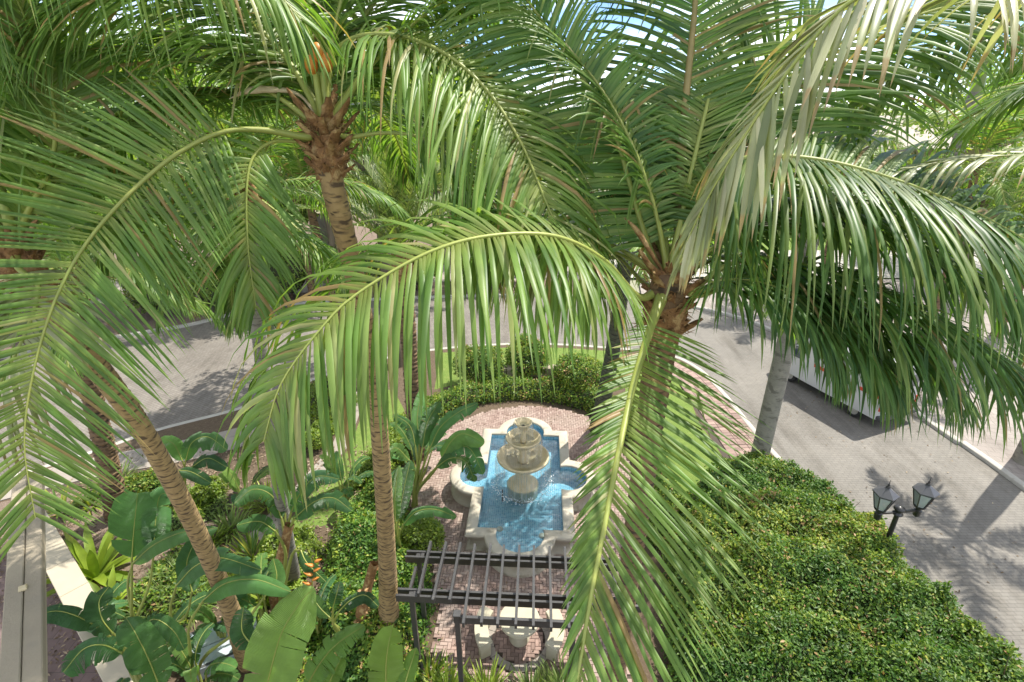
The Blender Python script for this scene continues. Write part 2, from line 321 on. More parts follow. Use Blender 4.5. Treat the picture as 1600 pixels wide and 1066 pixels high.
def water_mat(name, tint, milk, bump, scale, fleck=0.):
    m, nt, out = new_mat(name); L = nt.links.new
    tr = nt.nodes.new('ShaderNodeBsdfTransparent'); tr.inputs[0].default_value = c4(tint)
    gl = nt.nodes.new('ShaderNodeBsdfGlossy'); gl.inputs['Roughness'].default_value = .06
    df = nt.nodes.new('ShaderNodeBsdfDiffuse'); df.inputs[0].default_value = (.75, .82, .85, 1)
    tc = nt.nodes.new('ShaderNodeTexCoord'); nz = nt.nodes.new('ShaderNodeTexNoise'); nz.inputs['Scale'].default_value = scale; nz.inputs['Detail'].default_value = 3; L(tc.outputs['Object'], nz.inputs[0])
    bp = nt.nodes.new('ShaderNodeBump'); bp.inputs['Strength'].default_value = bump; bp.inputs['Distance'].default_value = .05; L(nz.outputs['Fac'], bp.inputs['Height'])
    fr = nt.nodes.new('ShaderNodeFresnel'); fr.inputs[0].default_value = 1.33; L(bp.outputs[0], fr.inputs['Normal']); L(bp.outputs[0], gl.inputs['Normal'])
    m1 = nt.nodes.new('ShaderNodeMixShader'); m1.inputs[0].default_value = milk; L(tr.outputs[0], m1.inputs[1]); L(df.outputs[0], m1.inputs[2])
    if fleck:
        n2 = nt.nodes.new('ShaderNodeTexNoise'); n2.inputs['Scale'].default_value = 5; n2.inputs['Detail'].default_value = 8; n2.inputs['Roughness'].default_value = .75; L(tc.outputs['Object'], n2.inputs[0])
        r = ramp(nt, [(.50, (milk,) * 3), (.75, (fleck,) * 3)]); L(n2.outputs['Fac'], r.inputs[0]); L(r.outputs[0], m1.inputs[0])
    m2 = nt.nodes.new('ShaderNodeMixShader'); L(fr.outputs[0], m2.inputs[0]); L(m1.outputs[0], m2.inputs[1]); L(gl.outputs[0], m2.inputs[2]); L(m2.outputs[0], out.inputs[0]); return m
WATER = water_mat('pool water', (.86, .97, .98), .05, .30, 6., .20)
BOWLW = water_mat('bowl water', (.95, .98, .96), .0, .03, 14.)
def veil_mat():
    m, nt, out = new_mat('water veil'); L = nt.links.new; tr = nt.nodes.new('ShaderNodeBsdfTransparent'); df = nt.nodes.new('ShaderNodeBsdfDiffuse'); df.inputs[0].default_value = (.75, .78, .78, 1)
    tc = nt.nodes.new('ShaderNodeTexCoord'); mp = nt.nodes.new('ShaderNodeMapping'); mp.inputs['Scale'].default_value = (14, 14, 1.2); L(tc.outputs['Object'], mp.inputs[0])
    nz = nt.nodes.new('ShaderNodeTexNoise'); nz.inputs['Scale'].default_value = 2.; nz.inputs['Detail'].default_value = 4; L(mp.outputs[0], nz.inputs[0])
    r = ramp(nt, [(.45, (.02, .02, .02)), (.75, (.30, .30, .30))]); L(nz.outputs['Fac'], r.inputs[0]); mx = nt.nodes.new('ShaderNodeMixShader'); L(r.outputs[0], mx.inputs[0]); L(tr.outputs[0], mx.inputs[1]); L(df.outputs[0], mx.inputs[2]); L(mx.outputs[0], out.inputs[0]); return m
VEIL = veil_mat()
SPRAY = water_mat('falling water', (.96, .98, .98), .09, .2, 20.)
GLASS = water_mat('lantern glass', (.80, .83, .78), .35, .0, 2.)

# ================================================================== the setting
rng = np.random.default_rng(7)
def flat(name, poly, z, m, parent=None, kind='structure'):
    V = [(x, y, z) for x, y in poly]
    o = add(name, np.array(V), [tuple(range(len(V)))], m, parent)
    if parent is None: o['kind'] = kind
    return o
ground = flat('ground', [(-600, -300), (600, -300), (600, 900), (-600, 900)], -.16, FARG)
KL = [(10.95, -8), (10.9, 7.4), (10.6, 10.6), (10.05, 12.9), (9.7, 14.5), (9.45, 16.3), (9.25, 20.1), (8.85, 22.4), (7.7, 23.9), (5, 24.6), (2.7, 25.0), (0, 25.1), (-4, 24.4), (-7.5, 22.7), (-9.3, 21), (-11.2, 18.8), (-13.8, 17.1), (-16.4, 14.8), (-26, 8), (-26, -8)]
KS = spline([(x, y, 0) for x, y in KL[:-1]], 120)[:, :2]
flat('garden_ground', [tuple(p) for p in KS] + [(-26, -8)], 0, SOIL)
RO = [(16.9, -8), (16.75, 13.7), (16.5, 16.5), (16.3, 19), (15.9, 22), (14.9, 25.5), (13, 29), (9, 31.5), (2, 32.6), (-6, 32.2), (-14.5, 30.8), (-18.3, 27.6), (-21.5, 25.8), (-34, 18)]
ROS = spline([(x, y, 0) for x, y in RO], 90)[:, :2]
road = flat('road', [tuple(p) for p in KS if p[0] > .5] + [(.5, 25.1), (.5, 32.7)] + [tuple(p) for p in ROS[::-1] if p[0] > .5], -.12, ROADP)
flat('driveway', [(.5, 25.1)] + [tuple(p) for p in KS if p[0] < .4 and p[1] > 5] + [(-34, 3), (-34, 18)] + [tuple(p) for p in ROS[::-1] if p[0] < .4] + [(.5, 32.7)], -.12, ROADL)
def kerb(name, line, w, z0, z1, m):
    p = np.array(line); t = nrm(np.gradient(p, axis=0)); n = np.stack((-t[:, 1], t[:, 0]), -1); V = []; k = len(p)
    prof = [(0, z0), (0, z1 - .02), (.02, z1), (w - .02, z1), (w, z1 - .02), (w, z0)]
    for o, z in prof: V.append(np.column_stack((p + n * o, np.full(k, z))))
    V = np.concatenate(V); q = len(prof); Fc = []
    i = np.arange(k - 1)
    for j in range(q - 1): Fc.append(np.stack((j*k+i, j*k+i+1, (j+1)*k+i+1, (j+1)*k+i), -1))
    return tag(add(name, V, np.concatenate(Fc), m), kind='structure')
kerb('kerb', KS, .22, -.15, .014, KERB)
kerb('kerb', ROS[::-1], .25, -.15, .014, KERB)
# far side pavements
flat('pavement', [tuple(p) for p in ROS if p[0] > 8] + [(9, 36), (40, 36), (40, -8)], 0.0, paver_mat('pale pavement', (.30, .265, .235), (.26, .225, .20), (.18, .155, .14), .6, .3, .3))
flat('planting_bed', [tuple(p) for p in ROS if p[0] < 8.2] + [(-34, 60), (8, 60)], 0.0, MULCH)
flat('path', [(-30, 31), (-17, 31.2), (-13, 33.5), (-6, 35.3), (6, 36), (6, 40), (-8, 39.4), (-16, 37.5), (-30, 36)], .006, CONC)
flat('path', [(6, 36.3), (40, 36.3), (40, 44), (14, 44), (6, 40)], .006, KERB)
flat('lawn', [(8.4, 44.1), (40, 44.1), (40, 52), (8.4, 52)], .004, LAWN)
# lawns of the garden
flat('lawn', [(-3.4, 20.2), (-1, 21.4), (2, 21.6), (5, 20.5), (6.6, 18.2), (7.3, 17), (7.6, 20), (7.6, 22), (6.6, 23.2), (5, 24.1), (2.7, 24.5), (0, 24.6), (-3.6, 23.9)], .004, LAWN)
flat('lawn', [(-6.9, 11.4), (-5.3, 12.2), (-4.6, 15), (-4.4, 18.5), (-5.2, 20.2), (-6.2, 20), (-5.9, 16), (-6.5, 13.2)], .004, LAWN)
flat('lawn', [(5.1, 12.3), (6.6, 14.1), (7.5, 15.1), (7.4, 17), (6.6, 18.2), (5, 20.4), (4.6, 17.7), (5.2, 16.4)], .004, LAWN)
flat('patio', [(-14, -2), (-5.2, -2), (-6.4, 5.8), (-12.8, 10.9), (-20, 10)], .010, paver_mat('purple brown patio', (.17, .12, .11), (.14, .10, .09), (.09, .07, .06), .4, .4))
flat('mulch_bed', [(-26, 6), (-16, 13.1), (-13.4, 13.9), (-11, 14.6), (-8.2, 13.2), (-7.2, 10.5), (-9, 8.5), (-14, 6)], .004, MULCH)
# pale garden path along the ball shrubs
flat('path', [(-7.0, 11.4), (-6.6, 13.2), (-6.0, 16), (-6.3, 20), (-6.9, 20), (-6.6, 16), (-7.2, 13.4), (-7.7, 11.6)], .005, CONC)
# concrete sidewalk beside the driveway, slab by slab
side = tag(add('sidewalk', np.array([(-25, 6.6, .0), (-16.0, 13.2, .0), (-10.8, 15.4, .0), (-8.0, 17.4, .0), (-8.0, 18.9, .0), (-11.1, 16.9, .0), (-14, 15.4, .0), (-16.6, 14.3, .0), (-25.4, 8, .0)]) + np.array((0, 0, .004)), [(0, 1, 2, 3, 4, 5, 6, 7, 8)], JOINT), kind='structure')
A_ = spline([(-25, 6.6, 0), (-16.0, 13.2, 0), (-10.8, 15.4, 0), (-8.0, 17.4, 0)], 17); B_ = spline([(-25.4, 7.9, 0), (-16.6, 14.3, 0), (-11.1, 16.9, 0), (-8.0, 18.9, 0)], 17)
for i in range(16):
    a, b, c, d = A_[i], A_[i+1], B_[i+1], B_[i]; m_ = (a + b + c + d) / 4; q = [m_ + (p - m_) * np.array((.985, .985, 1)) for p in (a, b, c, d)]
    V = [p + (0, 0, .006) for p in q] + [p + (0, 0, .03 + .004 * rng.random()) for p in q]
    add('slab', np.array(V), [(4, 5, 6, 7), (0, 1, 5, 4), (1, 2, 6, 5), (2, 3, 7, 6), (3, 0, 4, 7)], CONC, side)

# ---- brick terrace round the fountain and under the pergola
FC = np.array((.35, 13.55)); FY = R(-3)                      # fountain centre and yaw
def loc2w(u, v, z=0.):                                        # fountain frame -> world
    c, s = math.cos(FY), math.sin(FY)
    return np.array((FC[0] + u * c - v * s, FC[1] + u * s + v * c, z))
TP = [(-1.85, 6.6), (-1.8, 9.4), (-2.2, 10.9), (-3.1, 12.6), (-3.35, 14.4), (-2.9, 16.4), (-1.9, 17.8), (-.8, 18.5), (.5, 18.8), (1.9, 18.6), (3.0, 18.0), (3.8, 16.8), (4.1, 15), (3.9, 12.8), (3.0, 11), (2.6, 9.4), (2.6, 6.6)]
terrace = flat('terrace', TP, .006, JOINT)
def inside(poly, x, y):
    c = np.zeros(len(x), bool); n = len(poly)
    for i in range(n):
        (x1, y1), (x2, y2) = poly[i], poly[i-1]
        k = ((y1 > y) != (y2 > y)) & (x < (x2 - x1) * (y - y1) / (y2 - y1 + 1e-12) + x1); c ^= k
    return c
TCEN = np.array((.17, 8.38))                                  # stone table centre
w_ = .092; bricks = []
for i in range(-60, 62):
    for j in range(-82, 70):
        k = (i - j) % 4
        if k == 0: u, v, hx, hy = (i + 1) * w_, (j + .5) * w_, w_, w_ / 2
        elif k == 2: u, v, hx, hy = (i + .5) * w_, (j) * w_, w_ / 2, w_
        else: continue
        bricks.append((u, v, hx - .004, hy - .004))
bricks = np.array(bricks)
bw = np.array([loc2w(u, v)[:2] for u, v, _, _ in bricks])
def fdist(u, v): return np.minimum(np.maximum(abs(u) - 1.3, abs(v) - 2.35), np.minimum(np.minimum(np.hypot(u, abs(v) - 2.5) - .8, np.hypot(abs(u) - 1.4, v) - .7), 99))
rt = np.hypot(bw[:, 0] - TCEN[0], bw[:, 1] - TCEN[1])
ok = inside(TP, bw[:, 0], bw[:, 1]) & (fdist(bricks[:, 0], bricks[:, 1]) > 0) & ((rt < .60) | (rt > .80))
bricks, bw = bricks[ok], bw[ok]
vx = np.abs((bw[:, 0]) / (bw[:, 1] * CT + H * ST)); order = np.argsort(bw[:, 1] + 50 * (bw[:, 1] < 7.6) + 50 * (np.abs(bw[:, 0] - .2) > 1.55))
near = set(order[:290].tolist()); protos = {}
def paver_mesh(hx, hy, h=.032, b=.006):
    V = [(-hx, -hy, 0), (hx, -hy, 0), (hx, hy, 0), (-hx, hy, 0), (-hx, -hy, h - b), (hx, -hy, h - b), (hx, hy, h - b), (-hx, hy, h - b), (-hx + b, -hy + b, h), (hx - b, -hy + b, h), (hx - b, hy - b, h), (-hx + b, hy - b, h)]
    Fc = [(8, 9, 10, 11)] + [(a, (a + 1) % 4, 4 + (a + 1) % 4, 4 + a) for a in range(4)] + [(4 + a, 4 + (a + 1) % 4, 8 + (a + 1) % 4, 8 + a) for a in range(4)]
    return np.array(V), Fc
rest = MB(); ptot = []
for n in range(len(bricks)):
    u, v, hx, hy = bricks[n]; dz = .008 + rng.uniform(-.003, .004)
    key = (round(hx, 4), round(hy, 4)); V, Fc = paver_mesh(hx, hy)
    if n in near:
        if key not in protos:
            protos[key] = mesh('brick', V, Fc); protos[key].materials.append(BRICK)
        o = obj('brick', protos[key], None, terrace); o.location = (bw[n, 0], bw[n, 1], dz); o.rotation_euler = (rng.normal(0, .008), rng.normal(0, .008), FY + rng.normal(0, .01))
    else:
        c, s = math.cos(FY), math.sin(FY)
        W = np.column_stack((bw[n, 0] + V[:, 0]*c - V[:, 1]*s, bw[n, 1] + V[:, 0]*s + V[:, 1]*c, V[:, 2] + dz + rng.normal(0, .02) * V[:, 0])); rest.raw(W, Fc); ptot += [rng.random()] * len(V)
def brickvar_mat():
    m, nt, out = new_mat('clay pavers'); L = nt.links.new; p = nt.nodes.new('ShaderNodeBsdfPrincipled')
    at = nt.nodes.new('ShaderNodeAttribute'); at.attribute_name = 'vary'; s = nt.nodes.new('ShaderNodeSeparateColor'); L(at.outputs[0], s.inputs[0])
    r = ramp(nt, [(0, (.21, .14, .115)), (.5, (.29, .205, .172)), (1, (.35, .265, .225))]); L(s.outputs[0], r.inputs[0])
    tc = nt.nodes.new('ShaderNodeTexCoord'); nz = nt.nodes.new('ShaderNodeTexNoise'); nz.inputs['Scale'].default_value = 1.1; nz.inputs['Detail'].default_value = 8; L(tc.outputs['Object'], nz.inputs[0])
    r2 = ramp(nt, [(.42, (0, 0, 0)), (.68, (.65, .65, .65))]); L(nz.outputs['Fac'], r2.inputs[0])
    mx = nt.nodes.new('ShaderNodeMixRGB'); mx.inputs[2].default_value = (.33, .265, .22, 1); L(r2.outputs[0], mx.inputs[0]); L(r.outputs[0], mx.inputs[1]); L(mx.outputs[0], p.inputs['Base Color']); p.inputs['Roughness'].default_value = .85
    L(p.outputs[0], out.inputs[0]); return m
BRICKV = brickvar_mat()
o = add('bricks', np.array(rest.v), rest.f, BRICKV, terrace, vary=np.column_stack((ptot, ptot, ptot))); o['kind'] = 'stuff'
# pale ring inlay round the stone table: wedge stones
for k in range(20):
    a0, a1 = 2*math.pi*(k + .03)/20, 2*math.pi*(k + .97)/20; V = []
    for z in (.008, .040):
        for r_, a in ((.61, a0), (.79, a0), (.79, (a0+a1)/2), (.79, a1), (.61, a1), (.61, (a0+a1)/2)): V.append((TCEN[0] + r_*math.cos(a), TCEN[1] + r_*math.sin(a), z))
    add('ring_stone', np.array(V), [(6, 7, 8, 9, 10, 11)] + [(i, (i+1) % 6, 6+(i+1) % 6, 6+i) for i in range(6)], CONC, terrace)
# ---- brick band beside the road kerb
band = flat('brick_walk', [(7.5, 15.2), (9.3, 14.9), (9.2, 16.3), (9.0, 20.1), (8.6, 22.2), (7.6, 23.5), (6.9, 23.0), (7.4, 21.6), (7.5, 19)], .004, JOINT)
line = spline([(9.2, 14.9, 0), (9.2, 16.3, 0), (9.0, 20.1, 0), (8.6, 22.2, 0), (7.5, 23.6, 0)], 400); s_ = np.concatenate(([0], np.cumsum(np.linalg.norm(np.diff(line, axis=0), axis=1))))
pm = mesh('paver', *paver_mesh(.142, .092, .03)); pm.materials.append(BRICK)
for r_ in range(5):
    for q in range(54):
        s0 = .1 + q * .195; 
        if s0 > s_[-1] - .1: break
        i = int(np.searchsorted(s_, s0)); t = nrm(line[min(i+1, 399)] - line[i-1]); n = np.array((-t[1], t[0], 0))
        p = line[i] + n * (.16 + r_ * .295); o = obj('paver', pm, None, band); o.location = (p[0], p[1], .008 + rng.uniform(0, .005)); o.rotation_euler = (0, 0, math.atan2(n[1], n[0]) + rng.normal(0, .01))

# ================================================================== fountain
NA = 14
def outline(off, a=1.46, b=2.55, rf=.93, rs=.86, cf=2.47, cs=1.42):
    pts = []
    def arc(cx, cy, r, a0, a1): return [(cx + r*math.cos(t), cy + r*math.sin(t)) for t in np.linspace(a0, a1, NA)]
    A, B = a - off, b - off; f, s = rf - off, rs - off
    xf = math.sqrt(f*f - (B - cf)**2); ys = math.sqrt(s*s - (A - cs)**2)
    tf = math.atan2(B - cf, xf); tsd = math.atan2(ys, A - cs)
    pts += [(A, -B)] + arc(cs, 0, s, -tsd, tsd) + [(A, B)] + arc(0, cf, f, tf, math.pi - tf) + [(-A, B)]
    pts += arc(-cs, 0, s, math.pi - tsd, math.pi + tsd) + [(-A, -B)] + arc(0, -cf, f, math.pi + tf, 2*math.pi - tf)
    return np.array(pts)
def loft(prof, idx=None):
    rings = [np.array([loc2w(u, v, z) for u, v in outline(o)]) for o, z in prof]; n = len(rings[0])
    if idx is None: ii = np.arange(n); jj = (ii + 1) % n
    else: ii = np.arange(idx[0], idx[1]); jj = (ii + 1) % n
    V = np.concatenate(rings); Fc = np.concatenate([np.stack((k*n+ii, k*n+jj, (k+1)*n+jj, (k+1)*n+ii), -1) for k in range(len(rings) - 1)])
    if idx is not None:
        use = np.unique(Fc); mp = np.full(len(V), -1); mp[use] = np.arange(len(use)); V = V[use]; Fc = mp[Fc]
    return V, Fc, rings
fc3 = np.array((FC[0], FC[1], 0.))
fountain = thing('fountain', 'three-tiered stone fountain in a blue tiled quatrefoil pool', 'fountain', fc3)
V, Fc, _ = loft([(-.04, 0), (-.04, .10), (-.01, .13), (.04, .17), (.06, .22), (.06, .38), (.03, .42), (.0, .47), (.0, .53), (.05, .55)])
add('basin_wall', V, Fc, STONE, fountain)
n_ = len(outline(0)); cuts = [0, 1, 5, 10, 14, 15, 16, 20, 25, 29, 30, 31, 35, 40, 44, 45, 46, 50, 55, 59, 60]
cuts = [c for c in cuts if c < n_] + [n_]
for c0, c1 in zip(cuts[:-1], cuts[1:]):
    V, Fc, _ = loft([(.02, .545), (-.05, .55), (-.065, .57), (-.065, .60), (-.05, .635), (-.02, .65), (.22, .65), (.25, .64), (.26, .62), (.26, .575), (.2, .57)], (c0, c1))
    add('coping_stone', V, Fc, STONE, fountain)
V, Fc, rg = loft([(.245, .60), (.245, .06)])
per = np.concatenate(([0], np.cumsum(np.linalg.norm(np.diff(rg[0], axis=0), axis=1)))); uvw = np.concatenate((np.column_stack((per, np.full(n_, .6))), np.column_stack((per, np.full(n_, .06)))))
add('tile_wall', V, Fc, TILE, fountain, uv=uvw)
ol = outline(.245); fl = np.array([loc2w(u, v, .06) for u, v in ol]); add('tile_floor', fl, [tuple(range(n_))], TILE, fountain, uv=ol)
wl = np.array([loc2w(u, v, .47) for u, v in outline(.247)]); add('pool_water', wl, [tuple(range(n_))], WATER, fountain)
pc = loc2w(0, -.15, 0); pc[2] = 0
def lathe(name, prof, m, par, n=40, z=0): return MB().lathe(prof, pc + (0, 0, z), n).build(name, m, par, smooth=True)
lathe('pedestal', [(.0, .06), (.48, .06), (.48, .30), (.50, .34), (.50, .46), (.46, .50), (.40, .54), (.30, .60), (.25, .72), (.22, .86), (.20, 1.0), (.22, 1.10), (.30, 1.18), (.2, 1.2)], STONEY, fountain)
b1 = lathe('bowl', [(.10, 1.16), (.30, 1.17), (.52, 1.24), (.70, 1.36), (.78, 1.46), (.81, 1.48), (.81, 1.53), (.79, 1.55), (.76, 1.545), (.735, 1.50), (.62, 1.40), (.40, 1.33), (.12, 1.31)], STONEY, fountain, 48)
lathe('bowl_water', [(.55, 1.375), (.0005, 1.375)], BOWLW, b1, 48)
lathe('stem', [(.16, 1.31), (.17, 1.40), (.14, 1.50), (.115, 1.62), (.12, 1.78), (.15, 1.88), (.17, 1.93), (.10, 1.95)], STONEY, fountain)
b2 = lathe('bowl', [(.08, 1.92), (.20, 1.93), (.36, 1.99), (.47, 2.09), (.51, 2.15), (.535, 2.17), (.535, 2.21), (.52, 2.225), (.495, 2.215), (.45, 2.14), (.30, 2.06), (.1, 2.04)], STONEY, fountain, 44)
lathe('bowl_water', [(.36, 2.09), (.0005, 2.09)], BOWLW, b2, 44)
lathe('stem', [(.09, 2.04), (.10, 2.12), (.075, 2.25), (.07, 2.40), (.09, 2.50), (.1, 2.53), (.05, 2.54)], STONEY, fountain, 24)
b3 = lathe('bowl', [(.05, 2.53), (.12, 2.54), (.19, 2.60), (.235, 2.70), (.265, 2.74), (.265, 2.76), (.25, 2.77), (.23, 2.75), (.16, 2.66), (.05, 2.63)], STONEY, fountain, 32)
lathe('bowl_water', [(.16, 2.665), (.0005, 2.665)], BOWLW, b3, 32)
# falling threads of water from each rim
for r0, z0, z1, n in ((.82, 1.52, .47, 80), (.545, 2.20, 1.50, 56), (.272, 2.755, 2.18, 30)):
    M = MB()
    for k in range(n):
        a = 2*math.pi*(k + rng.uniform(-.4, .4))/n; r = r0 + rng.uniform(0, .012); out_ = rng.uniform(.015, .06); th = rng.uniform(.002, .005)
        pts = [pc + ((r + out_*math.sqrt(t))*math.cos(a), (r + out_*math.sqrt(t))*math.sin(a), z0 - (z0 - z1)*t*t) for t in (0, .25, .5, .75, 1)]
        M.tube(pts, [th, th, th*.9, th*.8, th*.7], 4)
    M.build('falling_water', SPRAY, fountain)['kind'] = 'stuff'
    MB().lathe([(r0 + .003 + .045*math.sqrt(t_), z0 - (z0 - z1)*t_*t_) for t_ in (0, .2, .4, .6, .8, 1)], pc, 48).build('water_veil', VEIL, fountain, smooth=True)
# foam ring splashes on the pool
M = MB()
for k in range(420):
    a = rng.uniform(0, 2*math.pi); r = rng.normal(.88, .09); s = rng.uniform(.008, .022); p = pc + (r*math.cos(a), r*math.sin(a), .474)
    M.lathe([(s, 0), (s*.7, s*.5), (0.0005, s*.7)], p, 5)
M.build('foam', mat('foam', (.80, .84, .85), (.7, .75, .78), rough=.5), fountain)['kind'] = 'stuff'
# pool lights and a drain cap
for u, v in ((-.62, -1.75), (.62, -1.95)):
    p = loc2w(u, v, 0); MB().lathe([(.0, .12), (.06, .12), (.09, .10), (.10, .062)], (p[0], p[1], 0), 16).build('pool_light', STONE, fountain, smooth=True)
p = loc2w(-.62, -.55, 0); MB().lathe([(.0, .52), (.018, .515), (.022, .30), (.03, .061)], (p[0], p[1], 0), 10).build('water_nozzle', BLACK, fountain)

# ================================================================== pergola
pg = thing('pergola', 'dark timber pergola with open rafters in front of the fountain', 'pergola', (.1, 7.8, 0))
PZ = 2.3
def pw(u, v, z): # pergola frame shares the fountain's yaw
    c, s = math.cos(FY), math.sin(FY); return np.array((.1 + u*c - v*s, 7.8 + u*s + v*c, z))
YB, YM, YF_ = .78, -.22, -.72
for yy, xl, xr in ((YB, -2.5, 2.55), (YM, -2.45, 2.5)):
    for d in (-.075, .075): MB().bar(pw(xl, yy + d, PZ), pw(xr, yy + d, PZ), .05, .17, bev=.006).build('beam', DARKWOOD, pg)
    for e in (xl + .38, xr - .38): MB().bar(pw(e, yy - .049, PZ + .02), pw(e, yy + .049, PZ + .02), .07, .10).build('spacer_block', DARKWOOD, pg)
MB().bar(pw(-1.2, YF_, PZ), pw(1.2, YF_, PZ), .06, .17, bev=.006).build('beam', DARKWOOD, pg)
for x, y in ((-2.22, YB), (-2.15, YM), (2.28, YB), (2.22, YM), (-1.13, YF_), (1.13, YF_)):
    top = PZ + (.06 if y != YF_ else .13)
    MB().bar(pw(x, y, 0), pw(x, y, top), .098, .098, bev=.008).build('post', DARKWOOD, pg)
    if y == YF_: MB().box(pw(x, y, top + .0201), .075, .075, .02, FY, .006).build('post_cap', DARKWOOD, pg)
    else: MB().box(pw(x, y, .0605), .08, .08, .06, FY, .01).build('post_base', DARKWOOD, pg)
xs = np.linspace(-1.98, 2.02, 13)
for i, x in enumerate(xs):
    y1 = YB + .26; y0 = (YF_ - .22) if abs(x) < 1.12 else (YM - .24 if abs(x) < 1.9 else YM - .14)
    MB().bar(pw(x + rng.normal(0, .008), y0 + rng.normal(0, .015), PZ + .15), pw(x + rng.normal(0, .008), y1 + rng.normal(0, .012), PZ + .15 + rng.normal(0, .003)), .05, .13, bev=.006).build('rafter', DARKWOOD, pg)
for x in (-2.24,): MB().bar(pw(x, YM + .2, PZ - .12), pw(x, YB - .2, PZ - .12), .05, .10).build('tie', DARKWOOD, pg)
# ================================================================== stone table and curved benches
tb = thing('stone_table', 'round pale stone table between the two curved benches', 'table', (TCEN[0], TCEN[1], .04))
tl = np.array((TCEN[0], TCEN[1], .04))
MB().lathe([(0, .70), (.44, .70), (.46, .69), (.46, .62), (.43, .60), (.2, .59), (0, .59)], tl, 40).build('table_top', BENCH, tb)
MB().lathe([(.22, .0), (.24, .06), (.17, .12), (.14, .35), (.17, .5), (.22, .588)], tl, 24).build('pedestal', BENCH, tb, smooth=True)
def bench(label, a0, a1):
    am = (a0 + a1)/2; r0, r1 = .72, 1.04; c = tl.copy()
    b = thing('curved_bench', label, 'bench', (c[0] + .9*math.cos(am), c[1] + .9*math.sin(am), .04), 'stone benches round the table')
    n = 10; V = []; 
    prof = [(r0, .37), (r0, .455), (r0 + .012, .465), (r1 - .012, .465), (r1, .455), (r1, .37)]
    for i in range(n + 1):
        a = a0 + (a1 - a0)*i/n
        for r, z in prof: V.append(c + (r*math.cos(a), r*math.sin(a), z))
    k = len(prof); Fc = [(i*k+j, i*k+(j+1) % k, (i+1)*k+(j+1) % k, (i+1)*k+j) for i in range(n) for j in range(k)] + [tuple(range(k)), tuple(n*k + j for j in range(k))[::-1]]
    add('seat', np.array(V), Fc, BENCH, b)
    for a in (a0 + .09, a1 - .09):
        q = c + (.88*math.cos(a), .88*math.sin(a), .184); MB().frame_box(q, (math.cos(a), math.sin(a), 0), (-math.sin(a), math.cos(a), 0), UP, .12, .075, .1845, .015).build('leg', BENCH, b)
bench('curved stone bench left of the round table, under the pergola', R(148), R(212))
bench('curved stone bench right of the round table, under the pergola', R(-38), R(30))

# ================================================================== double street lamp
lp = G(1381, 850, 1.3); lb = np.array((lp[0] + .05, lp[1], 0.))
LH = 2.32
lamp = thing('street_lamp', 'black post with twin glass lanterns behind the big hedge', 'street lamp', lb)
def lat(prof, c, n, name, m, par, smooth=True): return MB().lathe(prof, c, n).build(name, m, par, smooth=smooth)
lat([(.17, 0), (.17, .12), (.12, .16), (.11, .5), (.085, .56), (.065, .7), (.055, LH - .1), (.052, LH)], lb, 14, 'post', BLACK, lamp)
lat([(.05, LH - .06), (.11, LH - .05), (.12, LH - .02), (.07, LH), (.07, LH + .07), (.12, LH + .10), (.13, LH + .13), (.09, LH + .18), (.0, LH + .2)], lb, 16, 'hub', BLACK, lamp)
ldir = nrm(np.array((.99, .10, 0))); AR = .52
arm = MB(); arm.bar(lb - ldir*AR + (0, 0, LH + .025), lb + ldir*AR + (0, 0, LH + .025), .05, .05, bev=.006); arm.build('cross_arm', BLACK, lamp)
lperp = np.array((-ldir[1], ldir[0], 0))
for s in (-1, 1):
    c = lb + ldir*AR*s + (0, 0, LH)
    L_ = MB().lathe([(.0, -.17), (.03, -.165), (.035, -.13), (.075, -.12), (.085, .04), (.06, .06), (.06, .12), (.13, .15), (.13, .17), (.02, .17)], c, 12).build('lantern', BLACK, lamp)
    zb, zt, rb, rt_ = .17, .62, .125, .245
    ang = [2*math.pi*(k + .5)/6 for k in range(6)]
    cor = lambda k, r, z: c + (r*math.cos(ang[k % 6]), r*math.sin(ang[k % 6]), z)
    fr = MB()
    for k in range(6):
        fr.bar(cor(k, rb, zb), cor(k, rt_, zt), .018, .018); fr.bar(cor(k, rt_, zt), cor(k+1, rt_, zt), .022, .03); fr.bar(cor(k, rb, zb + .01), cor(k+1, rb, zb + .01), .018, .02)
    fr.build('lantern_frame', BLACK, L_)
    for k in range(6):
        q = np.array([cor(k, rb*.95, zb + .01), cor(k+1, rb*.95, zb + .01), cor(k+1, rt_*.95, zt - .01), cor(k, rt_*.95, zt - .01)]); m_ = q.mean(0); inn = nrm(c + (0, 0, .4) - m_)*.004
        add('pane', np.concatenate((q, q + inn)), [(0, 1, 2, 3), (7, 6, 5, 4), (0, 4, 5, 1), (1, 5, 6, 2), (2, 6, 7, 3), (3, 7, 4, 0)], GLASS, L_)
    MB().lathe([(.275, zt + .0), (.275, zt + .03), (.07, zt + .17), (.04, zt + .2)], c, 6, (R(30), R(390))).build('lantern_roof', mat('lantern roof', (.05, .052, .058), (.07, .07, .075), rough=.3, spec=.6), L_)
    lat([(.045, zt + .19), (.05, zt + .215), (.02, zt + .24), (.03, zt + .27), (.012, zt + .30), (.002, zt + .42)], c, 10, 'finial', BLACK, L_)
    lat([(.02, .17), (.035, .22), (.035, .36), (.02, .42), (.0, .43)], c, 10, 'bulb', WHITE, L_)

